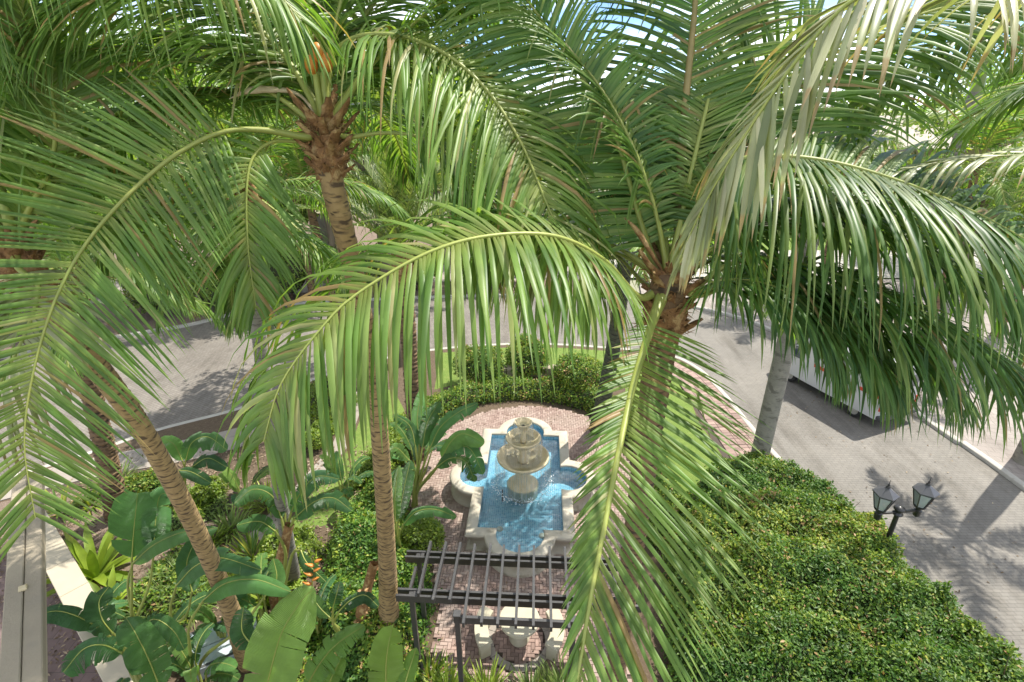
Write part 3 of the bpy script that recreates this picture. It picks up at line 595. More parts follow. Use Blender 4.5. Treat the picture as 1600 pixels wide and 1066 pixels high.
# ================================================================== delivery van on the road
vd = nrm(np.array((-.36, .93, 0))); vs_ = np.array((vd[1], -vd[0], 0)); vb = np.array((15.0, 17.7, -.12))
van = thing('delivery_van', 'white box van with red tail stripes on the grey road', 'van', vb + vd*2.6)
def vp(l, s, z): return vb + vd*l + vs_*s + (0, 0, z)
def hexa(pts, nm, m, par):
    return add(nm, np.array(pts), [(0, 3, 2, 1), (4, 5, 6, 7), (0, 1, 5, 4), (1, 2, 6, 5), (2, 3, 7, 6), (3, 0, 4, 7)], m, par)
bd = MB(); 
secs = [(0, 1.0, .42, 2.45, .96), (.06, 1.04, .40, 2.58, .99), (3.5, 1.04, .40, 2.60, .99), (3.65, 1.02, .40, 2.52, .95), (4.2, .99, .40, 1.75, .9), (4.9, .95, .42, 1.32, .86), (5.15, .88, .5, 1.1, .8)]
V = []
for l, w, z0, z1, wt in secs:
    for s, z in ((-w, z0), (w, z0), (w, z0 + (z1 - z0)*.5), (wt + .02, z1 - .10), (wt - .10, z1), (-wt + .10, z1), (-wt - .02, z1 - .10), (-w, z0 + (z1 - z0)*.5)): V.append(vp(l, s, z))
k = 8; Fc = [(i*k+j, i*k+(j+1) % k, (i+1)*k+(j+1) % k, (i+1)*k+j) for i in range(len(secs)-1) for j in range(k)] + [tuple(range(k))[::-1], tuple((len(secs)-1)*k + j for j in range(k))]
add('body', np.array(V), Fc, WHITE, van)
MB().frame_box(vp(-.10, 0, .50), vs_, vd, UP, 1.02, .12, .09, .03).build('rear_bumper', DGREY, van)
for s in (-1, 1):
    MB().frame_box(vp(-.012, s*.49, 1.40), vs_, vd, UP, .47, .014, .88, .006).build('rear_door', WHITE, van)
    MB().frame_box(vp(-.035, s*.45, 1.85), vs_, vd, UP, .30, .012, .26, .006).build('rear_window', GLASSD, van)
    MB().frame_box(vp(-.03, s*.985, .95), vs_, vd, UP, .05, .03, .16, .01).build('tail_light', REDP, van)
    for q in range(3): MB().frame_box(vp(.5 + q*1.05, s*1.045, 1.35), vs_, vd, UP, .012, .42, .07, 0).build('red_stripe', REDP, van)
    MB().frame_box(vp(3.95, s*1.0, 1.55), vs_, vd, UP, .02, .30, .25, 0).build('side_window', GLASSD, van)
    MB().frame_box(vp(4.15, s*1.15, 1.45), vs_, vd, UP, .10, .05, .14, .02).build('mirror', DGREY, van)
    for l in (.95, 4.15):
        c = vp(l, s*.88, .34); M = MB(); a_ = np.linspace(0, 2*np.pi, 20, endpoint=False)
        V = [c + vs_*o + vd*r*math.cos(t) + UP*r*math.sin(t) for o, r in ((-.11, .22), (-.11, .32), (-.09, .34), (.09, .34), (.11, .32), (.11, .22)) for t in a_]
        M.raw(V, [(j*20+i, j*20+(i+1) % 20, (j+1)*20+(i+1) % 20, (j+1)*20+i) for j in range(5) for i in range(20)]); w = M.build('wheel', RUBBER, van)
        V = [c + vs_*(.08*s) + vd*r*math.cos(t) + UP*r*math.sin(t) for r in (.225, .12, .05) for t in a_]
        add('rim', np.array(V), [(j*20+i, j*20+(i+1) % 20, (j+1)*20+(i+1) % 20, (j+1)*20+i) for j in range(2) for i in range(20)] + [tuple(range(40, 60))], KERB, w)
hexa([vp(3.72, -.9, 2.42), vp(3.72, .9, 2.42), vp(4.24, .9, 1.74), vp(4.24, -.9, 1.74), vp(3.74, -.9, 2.48), vp(3.74, .9, 2.48), vp(4.27, .9, 1.80), vp(4.27, -.9, 1.80)], 'windscreen', GLASSD, van)
MB().frame_box(vp(-.125, 0, 1.0-.15), vs_, vd, UP, .26, .01, .06, 0).build('number_plate', KERB, van)

# ================================================================== building parts at lower left
def wall_seg(name, label, cat, a, b, w, z0, z1, m, capm, joints, capw=.06, capt=.10):
    a, b = np.array(a), np.array(b); t = nrm(np.append(b - a, 0)); n = np.array((-t[1], t[0], 0)); A = np.append(a, 0); Lg = np.linalg.norm(b - a)
    th = thing(name, label, cat, A + t*Lg/2 + (0, 0, z0))
    MB().frame_box(A + t*Lg/2 + (0, 0, (z0 + z1 - .012)/2), t, n, UP, Lg/2, w/2 - .012, (z1 - z0 - .012)/2).build('wall', JOINT, th)
    k = max(1, round(Lg/joints)); rows = max(1, round((z1 - z0)/.6))
    for i in range(k):
        l0, l1 = Lg*i/k + .006, Lg*(i+1)/k - .006
        MB().frame_box(A + t*(l0 + l1)/2 + (0, 0, z1 + capt/2), t, n, UP, (l1 - l0)/2, w/2 + capw, capt/2, .012).build('cap_stone', capm, th)
        for r_ in range(rows):
            q0, q1 = z0 + (z1 - z0)*r_/rows + .005, z0 + (z1 - z0)*(r_+1)/rows - .005
            for sgn in (-1, 1):
                MB().frame_box(A + t*(l0 + l1)/2 + n*sgn*(w/2 - .006) + (0, 0, (q0 + q1)/2), t, n, UP, (l1 - l0)/2, .0125, (q1 - q0)/2).build('panel', m, th)
    return th
wall_seg('garden_wall', 'beige panelled garden wall with flat cap at lower left', 'wall', tuple(G(40, 786, 1.25)[:2]), tuple(G(240, 1147, 1.25)[:2]), .46, 0, 1.25, PLASTER, mat('wall cap', (.42, .37, .275), (.38, .33, .245), rough=.8, scale=1.5, bump=.1), 1.15, .04, .10)
# white parapet of the lower balcony
pa, pb = G(26, 1140, 6.2), G(40, 740, 6.2)
par = thing('ledge_beam', 'weathered white overhead beam with a long crack, bottom left corner', 'beam', (pa + pb)/2 - (0, 0, .3))
t = nrm(pb - pa); n = np.array((-t[1], t[0], 0)); Lg = np.linalg.norm(pb - pa)
MB().frame_box((pa + pb)/2 + n*.075 + (0, 0, -.06), t, n, UP, Lg/2, .085, .06, .01).build('cap', WHITEP, par)
MB().frame_box((pa + pb)/2 - n*.10 + (0, 0, -.075), t, n, UP, Lg/2, .085, .06, .012).build('cap', WHITEP, par)
MB().frame_box((pa + pb)/2 - n*.01 + (0, 0, -.20), t, n, UP, Lg/2 - .02, .145, .075).build('soffit', PLASTER, par)
MB().frame_box(pa + t*Lg*.42 - n*.01 + (0, 0, -.003), t, n, UP, .045, .04, .02, .01).build('bracket', STONEY, par)
# blue panel box on the ground
bx = G(345, 998, .4); bt = nrm(np.array((.86, .5, 0))); bn = np.array((-bt[1], bt[0], 0))
ub = thing('utility_box', 'low pale blue weathered box lid beside the leaning palm trunk', 'utility box', (bx[0], bx[1], 0))
MB().frame_box((bx[0], bx[1], .16), bt, bn, UP, .72, .52, .16, .01).build('box', BLUEP, ub)
for s in (-1, 1): MB().frame_box(np.array((bx[0], bx[1], .345)) + bn*s*.275, bt, bn, UP, .75, .265, .022, .008).build('lid', BLUEP, ub)
for s in (-1, 1): MB().frame_box(np.array((bx[0], bx[1], .375)) + bn*s*.50, bt, bn, UP, .74, .03, .008, .003).build('trim', DGREY, ub)
# low cream wall and planter behind the back hedge
def arc_wall():
    c = np.array((.9, 14.9, 0)); th = thing('low_curved_wall', 'low cream curved wall with white cap behind the round bushes', 'wall', c + (0, 5.9, 0)); 
    for i in range(9):
        a0, a1 = R(112 - i*5.2 - .15), R(112 - (i+1)*5.2 + .15)
        for nm, r0, r1, z0, z1, m in (('panel', 5.75, 6.05, 0, .78, PLASTER), ('cap_stone', 5.68, 6.12, .782, .86, WHITEP)):
            V = [c + (r*math.cos(a), r*math.sin(a), z) for z in (z0, z1) for r, a in ((r0, a0), (r1, a0), (r1, (a0+a1)/2), (r1, a1), (r0, a1), (r0, (a0+a1)/2))]
            add(nm, np.array(V), [(6, 11, 10, 9, 8, 7)[::-1]] + [(j, (j+1) % 6, 6+(j+1) % 6, 6+j) for j in range(6)], m, th)
arc_wall()
q = G(827, 606); pl = thing('planter_box', 'brown wooden planter box against the low cream wall', 'planter', (q[0], q[1], 0))
M = MB()
for s in (-1, 1): M.box((q[0], q[1] + s*.17, .22), .42, .018, .20)
M.build('side_board', TWIG, pl); M = MB()
for s in (-1, 1): M.box((q[0] + s*.40, q[1], .22), .018, .15, .199)
M.build('end_board', TWIG, pl); MB().box((q[0], q[1], .36), .38, .15, .02).build('soil', SOIL, pl)

# ================================================================== foliage helpers
def leaf_arrays(c, d, n, L, W, fold=.25, tone=None, g=None, cup=0.):
    """one small folded blade per point: base, left, tip, right"""
    N = len(c); d = nrm(d); s = nrm(np.cross(d, n)); n2 = np.cross(s, d)
    L = np.broadcast_to(L, (N,))[:, None]; W = np.broadcast_to(W, (N,))[:, None]
    V = np.stack((c, c + d*L*.45 + s*W*.5 + n2*W*fold, c + d*L - n2*L*cup, c + d*L*.45 - s*W*.5 + n2*W*fold), 1)
    i = np.arange(N)[:, None]*4
    Fc = np.concatenate((i + np.array([[0, 2, 1]]), i + np.array([[0, 3, 2]])), 1).reshape(-1, 3)
    tone = rng.random(N) if tone is None else tone
    vary = np.stack((np.repeat(tone, 4), np.tile((0, .45, 1, .45), N), np.repeat(rng.random(N), 4)), -1)
    return V.reshape(-1, 3), Fc, vary
def rand_dir(N): return nrm(rng.normal(size=(N, 3)))
def noise3(p, seed, oct=3, f=1.):
    r = np.random.default_rng(seed); out = np.zeros(len(p)); a = 1.
    for o in range(oct):
        for _ in range(4):
            k = r.normal(size=3)*f*(1.9**o); out += a*np.sin(p @ k + r.uniform(0, 6.28))*.5
        a *= .55
    return out
def shell_leaves(pts, nor, L, W, mat_, parent, name='leaves', depth=.15, tone_n=None, upb=.5, jit=.9):
    N = len(pts); n = nrm(nor + rng.normal(size=(N, 3))*.55 + UP*upb)
    d = nrm(np.cross(n, rand_dir(N)) + n*rng.uniform(-.1, .6, (N, 1)))
    c = pts - nor*(rng.random((N, 1))**1.5*depth) + rng.normal(size=(N, 3))*.02
    sc = rng.uniform(1 - jit*.5, 1 + jit*.4, N)
    t = np.clip(rng.normal(.42, .24, N) + (0 if tone_n is None else tone_n), 0, .965)
    t = np.where(rng.random(N) < .018 + .16*(noise3(pts, 55, 2, 2.2) > 1.15), 1., t)
    V, Fc, va = leaf_arrays(c, d, n, L*sc, W*sc, tone=t)
    o = add(name, V, Fc, mat_, parent, vary=va); o['kind'] = 'stuff'; return o
def bush(name, label, cat, base, rx, ry, h, m, N, L, W, group=None, lump=.12, seed=1, z0=.05):
    base = np.array(base, float); th = thing(name, label, cat, base, group)
    c = base + (0, 0, h*.5 + z0)
    u = rand_dir(N); u[:, 2] = np.where(u[:, 2] < -.55, -u[:, 2], u[:, 2])
    def surf(u, k=1.): 
        r = 1 + lump*noise3(u*2.2, seed, 3, 1.2); return c + u*np.array((rx, ry, h*.5))*r[:, None]*k
    pts = surf(u); shell_leaves(pts, nrm(u/np.array((rx, ry, h*.5))), L, W, m, th, depth=.25*min(rx, h), tone_n=.12*noise3(pts, seed + 5, 2, 3.))
    a = np.linspace(0, 2*np.pi, 18, endpoint=False); z = np.linspace(-.98, .98, 10); A, Z = np.meshgrid(a, z); q = np.sqrt(1 - Z**2)
    uu = np.stack((q*np.cos(A), q*np.sin(A), Z), -1).reshape(-1, 3); i = np.arange(9)[:, None]*18; j = np.arange(18)[None]
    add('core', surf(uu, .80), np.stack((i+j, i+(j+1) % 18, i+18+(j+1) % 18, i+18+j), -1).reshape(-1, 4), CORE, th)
    M = MB()
    for k in range(5): e = c + rand_dir(1)[0]*np.array((rx, ry, h*.3))*.6; M.tube([base + (rng.normal(0, .05), rng.normal(0, .05), -.02), (base + e)/2 + rng.normal(0, .04, 3), e], [.03, .022, .01], 5)
    M.build('stems', TWIG, th); return th
def field_hedge(name, label, poly, zf, m, N, L, W, depth=.3, tone=None, group=None, cat='hedge', sidefrac=.0, lean=.4):
    """hedge standing on a plan polygon; zf(x, y) is its top"""
    P_ = np.array(poly); c = P_.mean(0); th = thing(name, label, cat, (c[0], c[1], 0), group)
    lo, hi = P_.min(0), P_.max(0); n = int(N*(hi - lo).prod()/max(1e-6, abs(np.sum(P_[:, 0]*np.roll(P_[:, 1], -1) - P_[:, 1]*np.roll(P_[:, 0], -1))/2)))
    xy = rng.uniform(lo, hi, (n, 2)); xy = xy[inside(poly, xy[:, 0], xy[:, 1])]
    z = zf(xy[:, 0], xy[:, 1]); e = .04
    nor = nrm(np.stack((-(zf(xy[:, 0]+e, xy[:, 1]) - z)/e, -(zf(xy[:, 0], xy[:, 1]+e) - z)/e, np.ones(len(xy))), -1))
    pts = np.column_stack((xy, z)); nn = nor
    k = int(N*sidefrac); 
    if k:                  # leaves on the hedge's sides
        seg = np.roll(P_, -1, 0) - P_; ln = np.linalg.norm(seg, axis=1); w = rng.choice(len(P_), k, p=ln/ln.sum()); f = rng.random(k)[:, None]
        s = P_[w] + seg[w]*f; area = np.sum(P_[:, 0]*np.roll(P_[:, 1], -1) - P_[:, 1]*np.roll(P_[:, 0], -1)); sn = np.stack((seg[w][:, 1], -seg[w][:, 0]), -1)/ln[w][:, None]*np.sign(area)
        inner = s - sn*.12; top = zf(inner[:, 0], inner[:, 1]); zz = rng.random(k)*top
        pts = np.concatenate((pts, np.column_stack((s + sn*rng.normal(0, .05, (k, 1)), zz)))); nn = np.concatenate((nn, np.column_stack((sn, np.full(k, .15)))))
    shell_leaves(pts, nrm(nn), L, W, m, th, depth=depth, tone_n=None if tone is None else tone(pts))
    # dark core surface added under the leaves to block light
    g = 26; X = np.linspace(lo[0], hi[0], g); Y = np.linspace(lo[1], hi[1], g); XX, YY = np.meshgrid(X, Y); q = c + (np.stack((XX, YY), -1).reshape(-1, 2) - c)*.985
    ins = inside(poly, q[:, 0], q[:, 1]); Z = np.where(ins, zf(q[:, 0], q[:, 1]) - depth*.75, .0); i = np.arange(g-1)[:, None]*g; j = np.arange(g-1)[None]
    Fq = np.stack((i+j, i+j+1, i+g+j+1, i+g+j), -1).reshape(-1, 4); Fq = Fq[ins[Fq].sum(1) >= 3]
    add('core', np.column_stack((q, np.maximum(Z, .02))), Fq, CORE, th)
    return th

# ---- palms
def frond_leaflets(p, nvec, t0, n, L, W, droop, fwd=(.35, 1.1), dihedral=.15, seg=6, kink=.12, tone=(.4, .25), prof=None, flip=0., seed=0, lside=1., rside=1., gapf=.0, neat=1., skew=0.):
    r = np.random.default_rng(seed); m = len(p); t, _, _ = frames(p)
    tt = np.repeat(np.linspace(t0, .995, n), 2); side = np.tile((-1., 1.), n); tt = np.clip(tt + r.normal(0, .35/n, 2*n), t0, .998)
    gapf = gapf or .05
    if gapf: k = r.random(2*n) > gapf; tt, side = tt[k], side[k]
    f = tt*(m - 1); i = np.minimum(f.astype(int), m - 2); fr = (f - i)[:, None]
    p0 = p[i]*(1 - fr) + p[i+1]*fr; T = nrm(t[i]*(1 - fr) + t[i+1]*fr)
    nv = np.broadcast_to(nvec, T.shape) if np.ndim(nvec) == 1 else nvec[i]
    U = nrm(nv - T*np.sum(nv*T, -1, keepdims=True)); S = np.cross(T, U)*side[:, None]
    s = (tt - t0)/(1 - t0)
    ln = (np.interp(s, (0, .12, .35, .7, .9, 1), (.50, .82, 1., .86, .58, .36)) if prof is None else np.interp(s, *prof))*L*r.normal(1, .07, len(s))*np.where(side < 0, lside, rside)
    a = np.interp(s, (0, 1), fwd) + r.normal(0, .09*neat, len(s)) + skew*(side > 0)
    d = nrm(S*np.cos(a)[:, None] + T*np.sin(a)[:, None] + U*(dihedral + r.normal(0, .08*neat, len(s)))[:, None])
    dr = droop*np.abs(r.normal(1, .28, len(s)))*(.75 + .5*s); N = len(s)
    kk = r.random(N) < kink; kp = r.integers(1, max(2, seg - 1), N)
    pts = [p0]; dirs = [d]; q = p0; hl = (ln/seg)[:, None]
    for j in range(seg):
        st = dr[:, None]*(.25 + .9*j/seg); st = np.where((kk & (j == kp))[:, None], st + 1.8, st)
        d = nrm(d + np.array((0, 0, -1.))*st); q = q + d*hl; pts.append(q); dirs.append(d)
    C = np.stack(pts, 1); D = np.stack(dirs, 1)
    B = nrm(T[:, None] - D*np.sum(D*T[:, None], -1, keepdims=True) + r.normal(0, .12, (N, 1, 3)) + flip*U[:, None])
    Nn = np.cross(D, B)*side[:, None, None]
    wp = np.interp(np.linspace(0, 1, seg + 1), (0, .08, .3, .65, .9, 1), (.55, .85, 1, .78, .32, .02)); ww = (W*r.uniform(.8, 1.15, N))[:, None, None]*wp[None, :, None]*.5
    Vl = C + B*ww - Nn*ww*.45; Vr = C - B*ww - Nn*ww*.45
    V = np.stack((Vl, C, Vr), 2); k3 = 3*(seg + 1)                     # N, seg+1, 3, 3
    b = (np.arange(seg)*3)[:, None]; o = np.array([0, 1])[None]
    f1 = np.stack((b + o, b + o + 1, b + o + 4, b + o + 3), -1).reshape(-1, 4)
    Fc = (np.arange(N)[:, None, None]*k3 + f1[None])
    tn = np.clip(r.normal(tone[0], tone[1], N), 0, 1); tn = np.where(r.random(N) < .035, 1., np.minimum(tn, .94))
    va = np.stack((np.repeat(tn, k3), np.tile(np.repeat(np.linspace(0, 1, seg+1), 3), N), np.repeat(r.random(N), k3)), -1)
    return V.reshape(N, k3, 3), Fc, f1, va.reshape(N, k3, 3)
def frond(parent, pts, L=.75, W=.045, n=75, t0=.18, droop=.25, nv=None, r0=.05, m=None, rm=None, single=False, seed=0, name='frond', **kw):
    p = spline(pts, 46); s = np.linspace(0, 1, 46)
    nv = UP if nv is None else nv
    rad = r0*np.interp(s, (0, .06, .18, .5, 1), (1.5, 1.0, .62, .40, .10))
    V, Fc = tube_np(p, rad, 7, .75)
    fo = add(name, V, Fc, rm or RACHIS, parent, smooth=True)
    V, Fq, f1, va = frond_leaflets(p, nv, t0, n, L, W, droop, seed=seed, **kw)
    if single:
        for k in range(len(V)): add('leaflet', V[k], f1, m or PALM, fo, vary=va[k], smooth=False)
    else:
        o = add('leaflets', V.reshape(-1, 3), Fq.reshape(-1, 4), m or PALM, fo, vary=va.reshape(-1, 3)); o['kind'] = 'stuff'
    return fo
def arch(az, e0, bend, length, r=None, n=8, side=0.):
    """canonical arching frond from the origin"""
    p = [np.zeros(3)]; q = np.zeros(3)
    for i in range(n):
        e = e0 - bend*((i + .5)/n)**1.3; a = az + side*(i/n); q = q + np.array((math.cos(a)*math.cos(e), math.sin(a)*math.cos(e), math.sin(e)))*length/n; p.append(q)
    return np.array(p)
VARS = {}
def frond_variant(key, L, W, n, length, droop, m, e0, bend, r0, seed, **kw):
    p = spline(arch(0, e0, bend, length), 40); V, Fc = tube_np(p, r0*np.interp(np.linspace(0, 1, 40), (0, .06, .18, .5, 1), (1.6, 1., .6, .4, .1)), 6, .75)
    a = mesh('frond', V, Fc, smooth=True); a.materials.append(RACHIS)
    V, Fq, f1, va = frond_leaflets(p, UP, .2, n, L, W, droop, seed=seed, **kw)
    b = mesh('leaflets', V.reshape(-1, 3), Fq.reshape(-1, 4), vary=va.reshape(-1, 3)); b.materials.append(m); VARS[key] = (a, b)
def crown(parent, top, keys, count, seed, az0=0., skip=None, scale=1.):
    r = random.Random(seed); o3 = top - ORG[parent]
    for i in range(count):
        az = az0 + i*2.39996 + r.uniform(-.2, .2)
        if skip and skip(az % (2*math.pi), i/count): continue
        k = keys[min(len(keys) - 1, int(i/count*len(keys)))]; a, b = VARS[k]
        fo = bpy.data.objects.new('frond', a); link(fo); fo.parent = parent; fo.location = tuple(o3); fo.rotation_euler = (r.gauss(0, .05), r.gauss(0, .06), az); sc = scale*r.uniform(.88, 1.1); fo.scale = (sc,)*3; ORG[fo] = ORG[parent]
        lo = bpy.data.objects.new('leaflets', b); link(lo); lo.parent = fo; lo['kind'] = 'stuff'; ORG[lo] = ORG[parent]
def ring_trunk(parent, pts, radii, m, step=.085, groove=.05, n=18, seed=0, name='trunk', rough=.03):
    c = np.array(pts, float); Lg = np.sum(np.linalg.norm(np.diff(c, axis=0), axis=1)); per = 4; k = int(Lg/step)*per + 1
    p = spline(c, k); s = np.linspace(0, 1, k); rad = np.interp(s, np.linspace(0, 1, len(radii)), radii); r = np.random.default_rng(seed)
    a = np.linspace(0, 2*np.pi, n, endpoint=False)
    st = np.repeat(r.uniform(.55, 1.6, k//per + 2), per)[:k]; ph = np.cumsum(st)[:, None]/per + .16*np.sin(2*a + 1.3*np.arange(k)[:, None]/per)[:, :] + .07*np.sin(5*a + 1.9)[None]
    saw = ph % 1.0; bump = 1 + groove*(saw - .5) - groove*.9*(saw < .18) + r.normal(0, rough, (k, n))*.5
    V, Fc = tube_np(p, rad, n, 1., bump)
    va = np.stack((np.zeros(k*n), np.where(saw < .24, .18 + .45*(.5 + .5*np.sin(a*2 + 3.1*np.floor(ph))), .12 + .1*saw).ravel(), np.zeros(k*n)), -1)
    return add(name, V, Fc, m, parent, vary=va, smooth=False)
def boots(parent, top, R0, n, seed, h=.55, m=None):
    """fibrous old leaf bases and sheath round the crown"""
    r = np.random.default_rng(seed)
    for i in range(n):
        a = i*2.4; z = -h + h*1.3*i/n; c = top + (R0*.75*math.cos(a), R0*.75*math.sin(a), z); o = np.array((math.cos(a), math.sin(a), 0)); up = .5 + .5*i/n
        ln = r.uniform(.14, .34); w = r.uniform(.05, .09)
        pts = [c - o*.03, c + o*ln*.35 + UP*ln*up*.5, c + o*ln*.75 + UP*ln*up]; V, Fc = tube_np(spline(pts, 6), np.array((w, w*.9, w*.75, w*.6, w*.45, w*.25)), 7, .45)
        # fray: jitter
        V = V + r.normal(0, .008, V.shape); add('leaf_base', V, Fc, m or FIBRE, parent)
    V, Fc = tube_np(spline([top + (0, 0, -h*1.1), top + (0, 0, -h*.4), top + (0, 0, .12)], 10), np.interp(np.linspace(0, 1, 10), (0, .4, 1), (R0*.95, R0*1.25, R0*.7)), 16); V = V + r.normal(0, .012, V.shape)
    add('fibre_sheath', V, Fc, FIBRE, parent)
    N = 160; a = r.uniform(0, 6.28, N); c = top + np.column_stack((R0*1.05*np.cos(a), R0*1.05*np.sin(a), r.uniform(-h*1.05, .1, N))); d = np.column_stack((np.cos(a), np.sin(a), r.normal(-.2, .6, N)))
    V, Fc, va = leaf_arrays(c, d, rand_dir(N), r.uniform(.06, .2, N), .012); o = add('fibre_strands', V, Fc, FIBRE, parent); o['kind'] = 'stuff'

# ---- broad banana-like leaves
def broad_leaf(parent, pts, W, seed=0, tears=.25, vfold=.35, droop=.25, nv=None, m=None, tone=.5, tipw=.08, mr=.012):
    r = np.random.default_rng(seed); K = 41; p = spline(pts, K); t, _, _ = frames(p); nv = UP if nv is None else nv
    U = nrm(nv - t*np.sum(nv*t, -1, keepdims=True)); S = np.cross(t, U); s = np.linspace(0, 1, K)
    w = W*.5*np.interp(s, (0, .06, .2, .5, .8, .94, 1), (.12, .55, .9, 1, .82, .5, tipw))
    M = 5; Vs = []; Fs = []; va = []; uvs = []; b = 0; tn = np.clip(tone + r.normal(0, .12), 0, 1)
    for sd in (-1, 1):
        cut = [0] + sorted(i for i in range(4, K - 3) if r.random() < tears) + [K - 1]
        for c0, c1 in zip(cut[:-1], cut[1:]):
            if c1 - c0 < 1: continue
            ex = r.normal(0, .22 if tears > .05 else .0); tw = r.normal(0, .15 if tears > .05 else .02); k = c1 - c0 + 1; g = np.zeros((k, M, 3)); ii = np.arange(c0, c1 + 1)
            sh = (np.linspace(-.5, .5, k)*(.10 if tears > .05 else 0))
            for j in range(M):
                f = j/(M - 1); dr = (droop + ex)*f*f; ww = (w[ii]*f)[:, None]
                off = S[ii]*sd*ww*math.cos(min(1.2, vfold*.6)) + U[ii]*ww*(math.sin(vfold) * (1 - f*.6)) - UP*ww*dr + t[ii]*(f*w[ii]*.35)[:, None] - t[ii]*(sh*f*w[ii].max()*2*.3)[:, None] + U[ii]*(tw*f*np.linspace(-1, 1, k)*.06)[:, None]
                off = off + U[ii]*(np.sin(ii*1.7 + sd)*f*.006)[:, None]
                g[:, j] = p[ii] + off
            Vs.append(g.reshape(-1, 3)); i = np.arange(k - 1)[:, None]*M; j = np.arange(M - 1)[None]
            Fs.append((np.stack((i+j, i+j+1, i+M+j+1, i+M+j), -1).reshape(-1, 4)) + b); b += k*M
            va.append(np.stack((np.full(k*M, tn), np.tile(np.linspace(0, 1, M), k), np.full(k*M, r.random())), -1)); uvs.append(np.stack((np.tile(np.linspace(0, 1, M), k), np.repeat(s[ii], M)), -1))
    o = add('leaf', np.concatenate(Vs), np.concatenate(Fs), m or BANANA, parent, vary=np.concatenate(va), uv=np.concatenate(uvs), smooth=True)
    V, Fc = tube_np(p + U*.004, mr*np.interp(s, (0, .1, 1), (1.5, 1, .25)), 6); add('midrib', V, Fc, RACHIS, o, smooth=True); return o
def stalk(parent, pts, r0, r1, m=None, name='stalk', n=8):
    V, Fc = tube_np(spline(pts, 16), np.linspace(r0, r1, 16), n); return add(name, V, Fc, m or RACHIS, parent, smooth=True)

# ---- broadleaf tree
def tree(label, base, h, rad, seed, m=None, N=7000, L=.2, name='shade_tree', ch=None, cz=None, group='trees beyond the driveway'):
    r = np.random.default_rng(seed); base = np.array(base, float); th = thing(name, label, 'tree', base, group)
    ch = ch or rad*.85; cz = cz or h - ch; tr = max(.12, rad*.065)
    MB().tube(spline([base + (0, 0, -.1), base + (r.normal(0, .15), r.normal(0, .15), cz*.5), base + (r.normal(0, .3), r.normal(0, .3), cz)], 9), np.linspace(tr*1.3, tr*.7, 9), 10).build('trunk', BARK, th, smooth=True)
    cl = []
    for i in range(46):
        u = nrm(r.normal(size=3)); u[2] = abs(u[2])*1.1 - .25; cl.append(base + (0, 0, cz) + u*np.array((rad, rad, ch))*r.uniform(.45, 1.0))
    cl = np.array(cl); lm = MB()
    for c in cl[::4]: a = base + (0, 0, cz*.8); lm.tube(spline([a, (a + c)/2 + r.normal(0, .2, 3), c], 6), np.linspace(tr*.5, .03, 6), 6)
    lm.build('limbs', BARK, th)
    w = r.integers(0, len(cl), N); cr = rad*r.uniform(.22, .36, len(cl)); u = nrm(r.normal(size=(N, 3))); q = cl[w] + u*(cr[w]*r.random(N)**.45)[:, None]*np.array((1.1, 1.1, .75))
    nn = nrm(u*.6 + UP*.5 + r.normal(size=(N, 3))*.5); d = nrm(np.cross(nn, nrm(r.normal(size=(N, 3)))) - UP*.25)
    tn = np.clip(r.normal(.45, .2, N) + r.normal(0, .14, len(cl))[w], 0, 1); sc = r.uniform(.6, 1.3, N)
    V, Fc, va = leaf_arrays(q, d, nn, L*sc, L*.5*sc, tone=tn); o = add('crown', V, Fc, m or TREE, th, vary=va); o['kind'] = 'stuff'; return th

# ================================================================== hedges and bushes of the garden
big = [(3.3, 4.6), (10.5, 4.6), (10.45, 7.4), (10.15, 10.0), (9.75, 12.2), (9.3, 13.9), (8.2, 14.6), (6.6, 14.2), (5.2, 12.4), (4.2, 10.6), (3.5, 8.0)]
def ztop(x, y):
    p = np.column_stack((x, y, np.zeros(len(x)))); z = 1.40 + .17*noise3(p, 3, 3, 1.15) + .12*noise3(p, 9, 2, 3.4)
    P_ = np.array(big); dm = np.full(len(x), 9.)
    for a, b in zip(P_, np.roll(P_, -1, 0)):
        ab = b - a; tt = np.clip(((x - a[0])*ab[0] + (y - a[1])*ab[1])/(ab @ ab), 0, 1); dm = np.minimum(dm, np.hypot(x - a[0] - ab[0]*tt, y - a[1] - ab[1]*tt))
    return np.maximum(.08, z*np.clip(dm/.5, 0, 1)**.45)
hd = field_hedge('hedge', 'big lumpy glossy hedge filling the lower right corner', big, ztop, HEDGE, 120000, .095, .048, depth=.46, tone=lambda p: -.08 + .15*noise3(p*np.array((1, 1, 0)), 21, 3, 1.4), sidefrac=.16)
M = MB()
for k in range(130):
    x, y = rng.uniform(4, 10), rng.uniform(5.5, 13.5)
    if inside(big, np.array([x]), np.array([y]))[0]:
        z = ztop(np.array([x]), np.array([y]))[0]; a = np.array((x, y, z - .5)); e = a + rng.normal(0, .18, 3) + (0, 0, .53); M.tube([a, (a + e)/2 + rng.normal(0, .05, 3), e], [.014, .01, .004], 4)
M.build('bare_twigs', TWIG, hd)['kind'] = 'stuff'
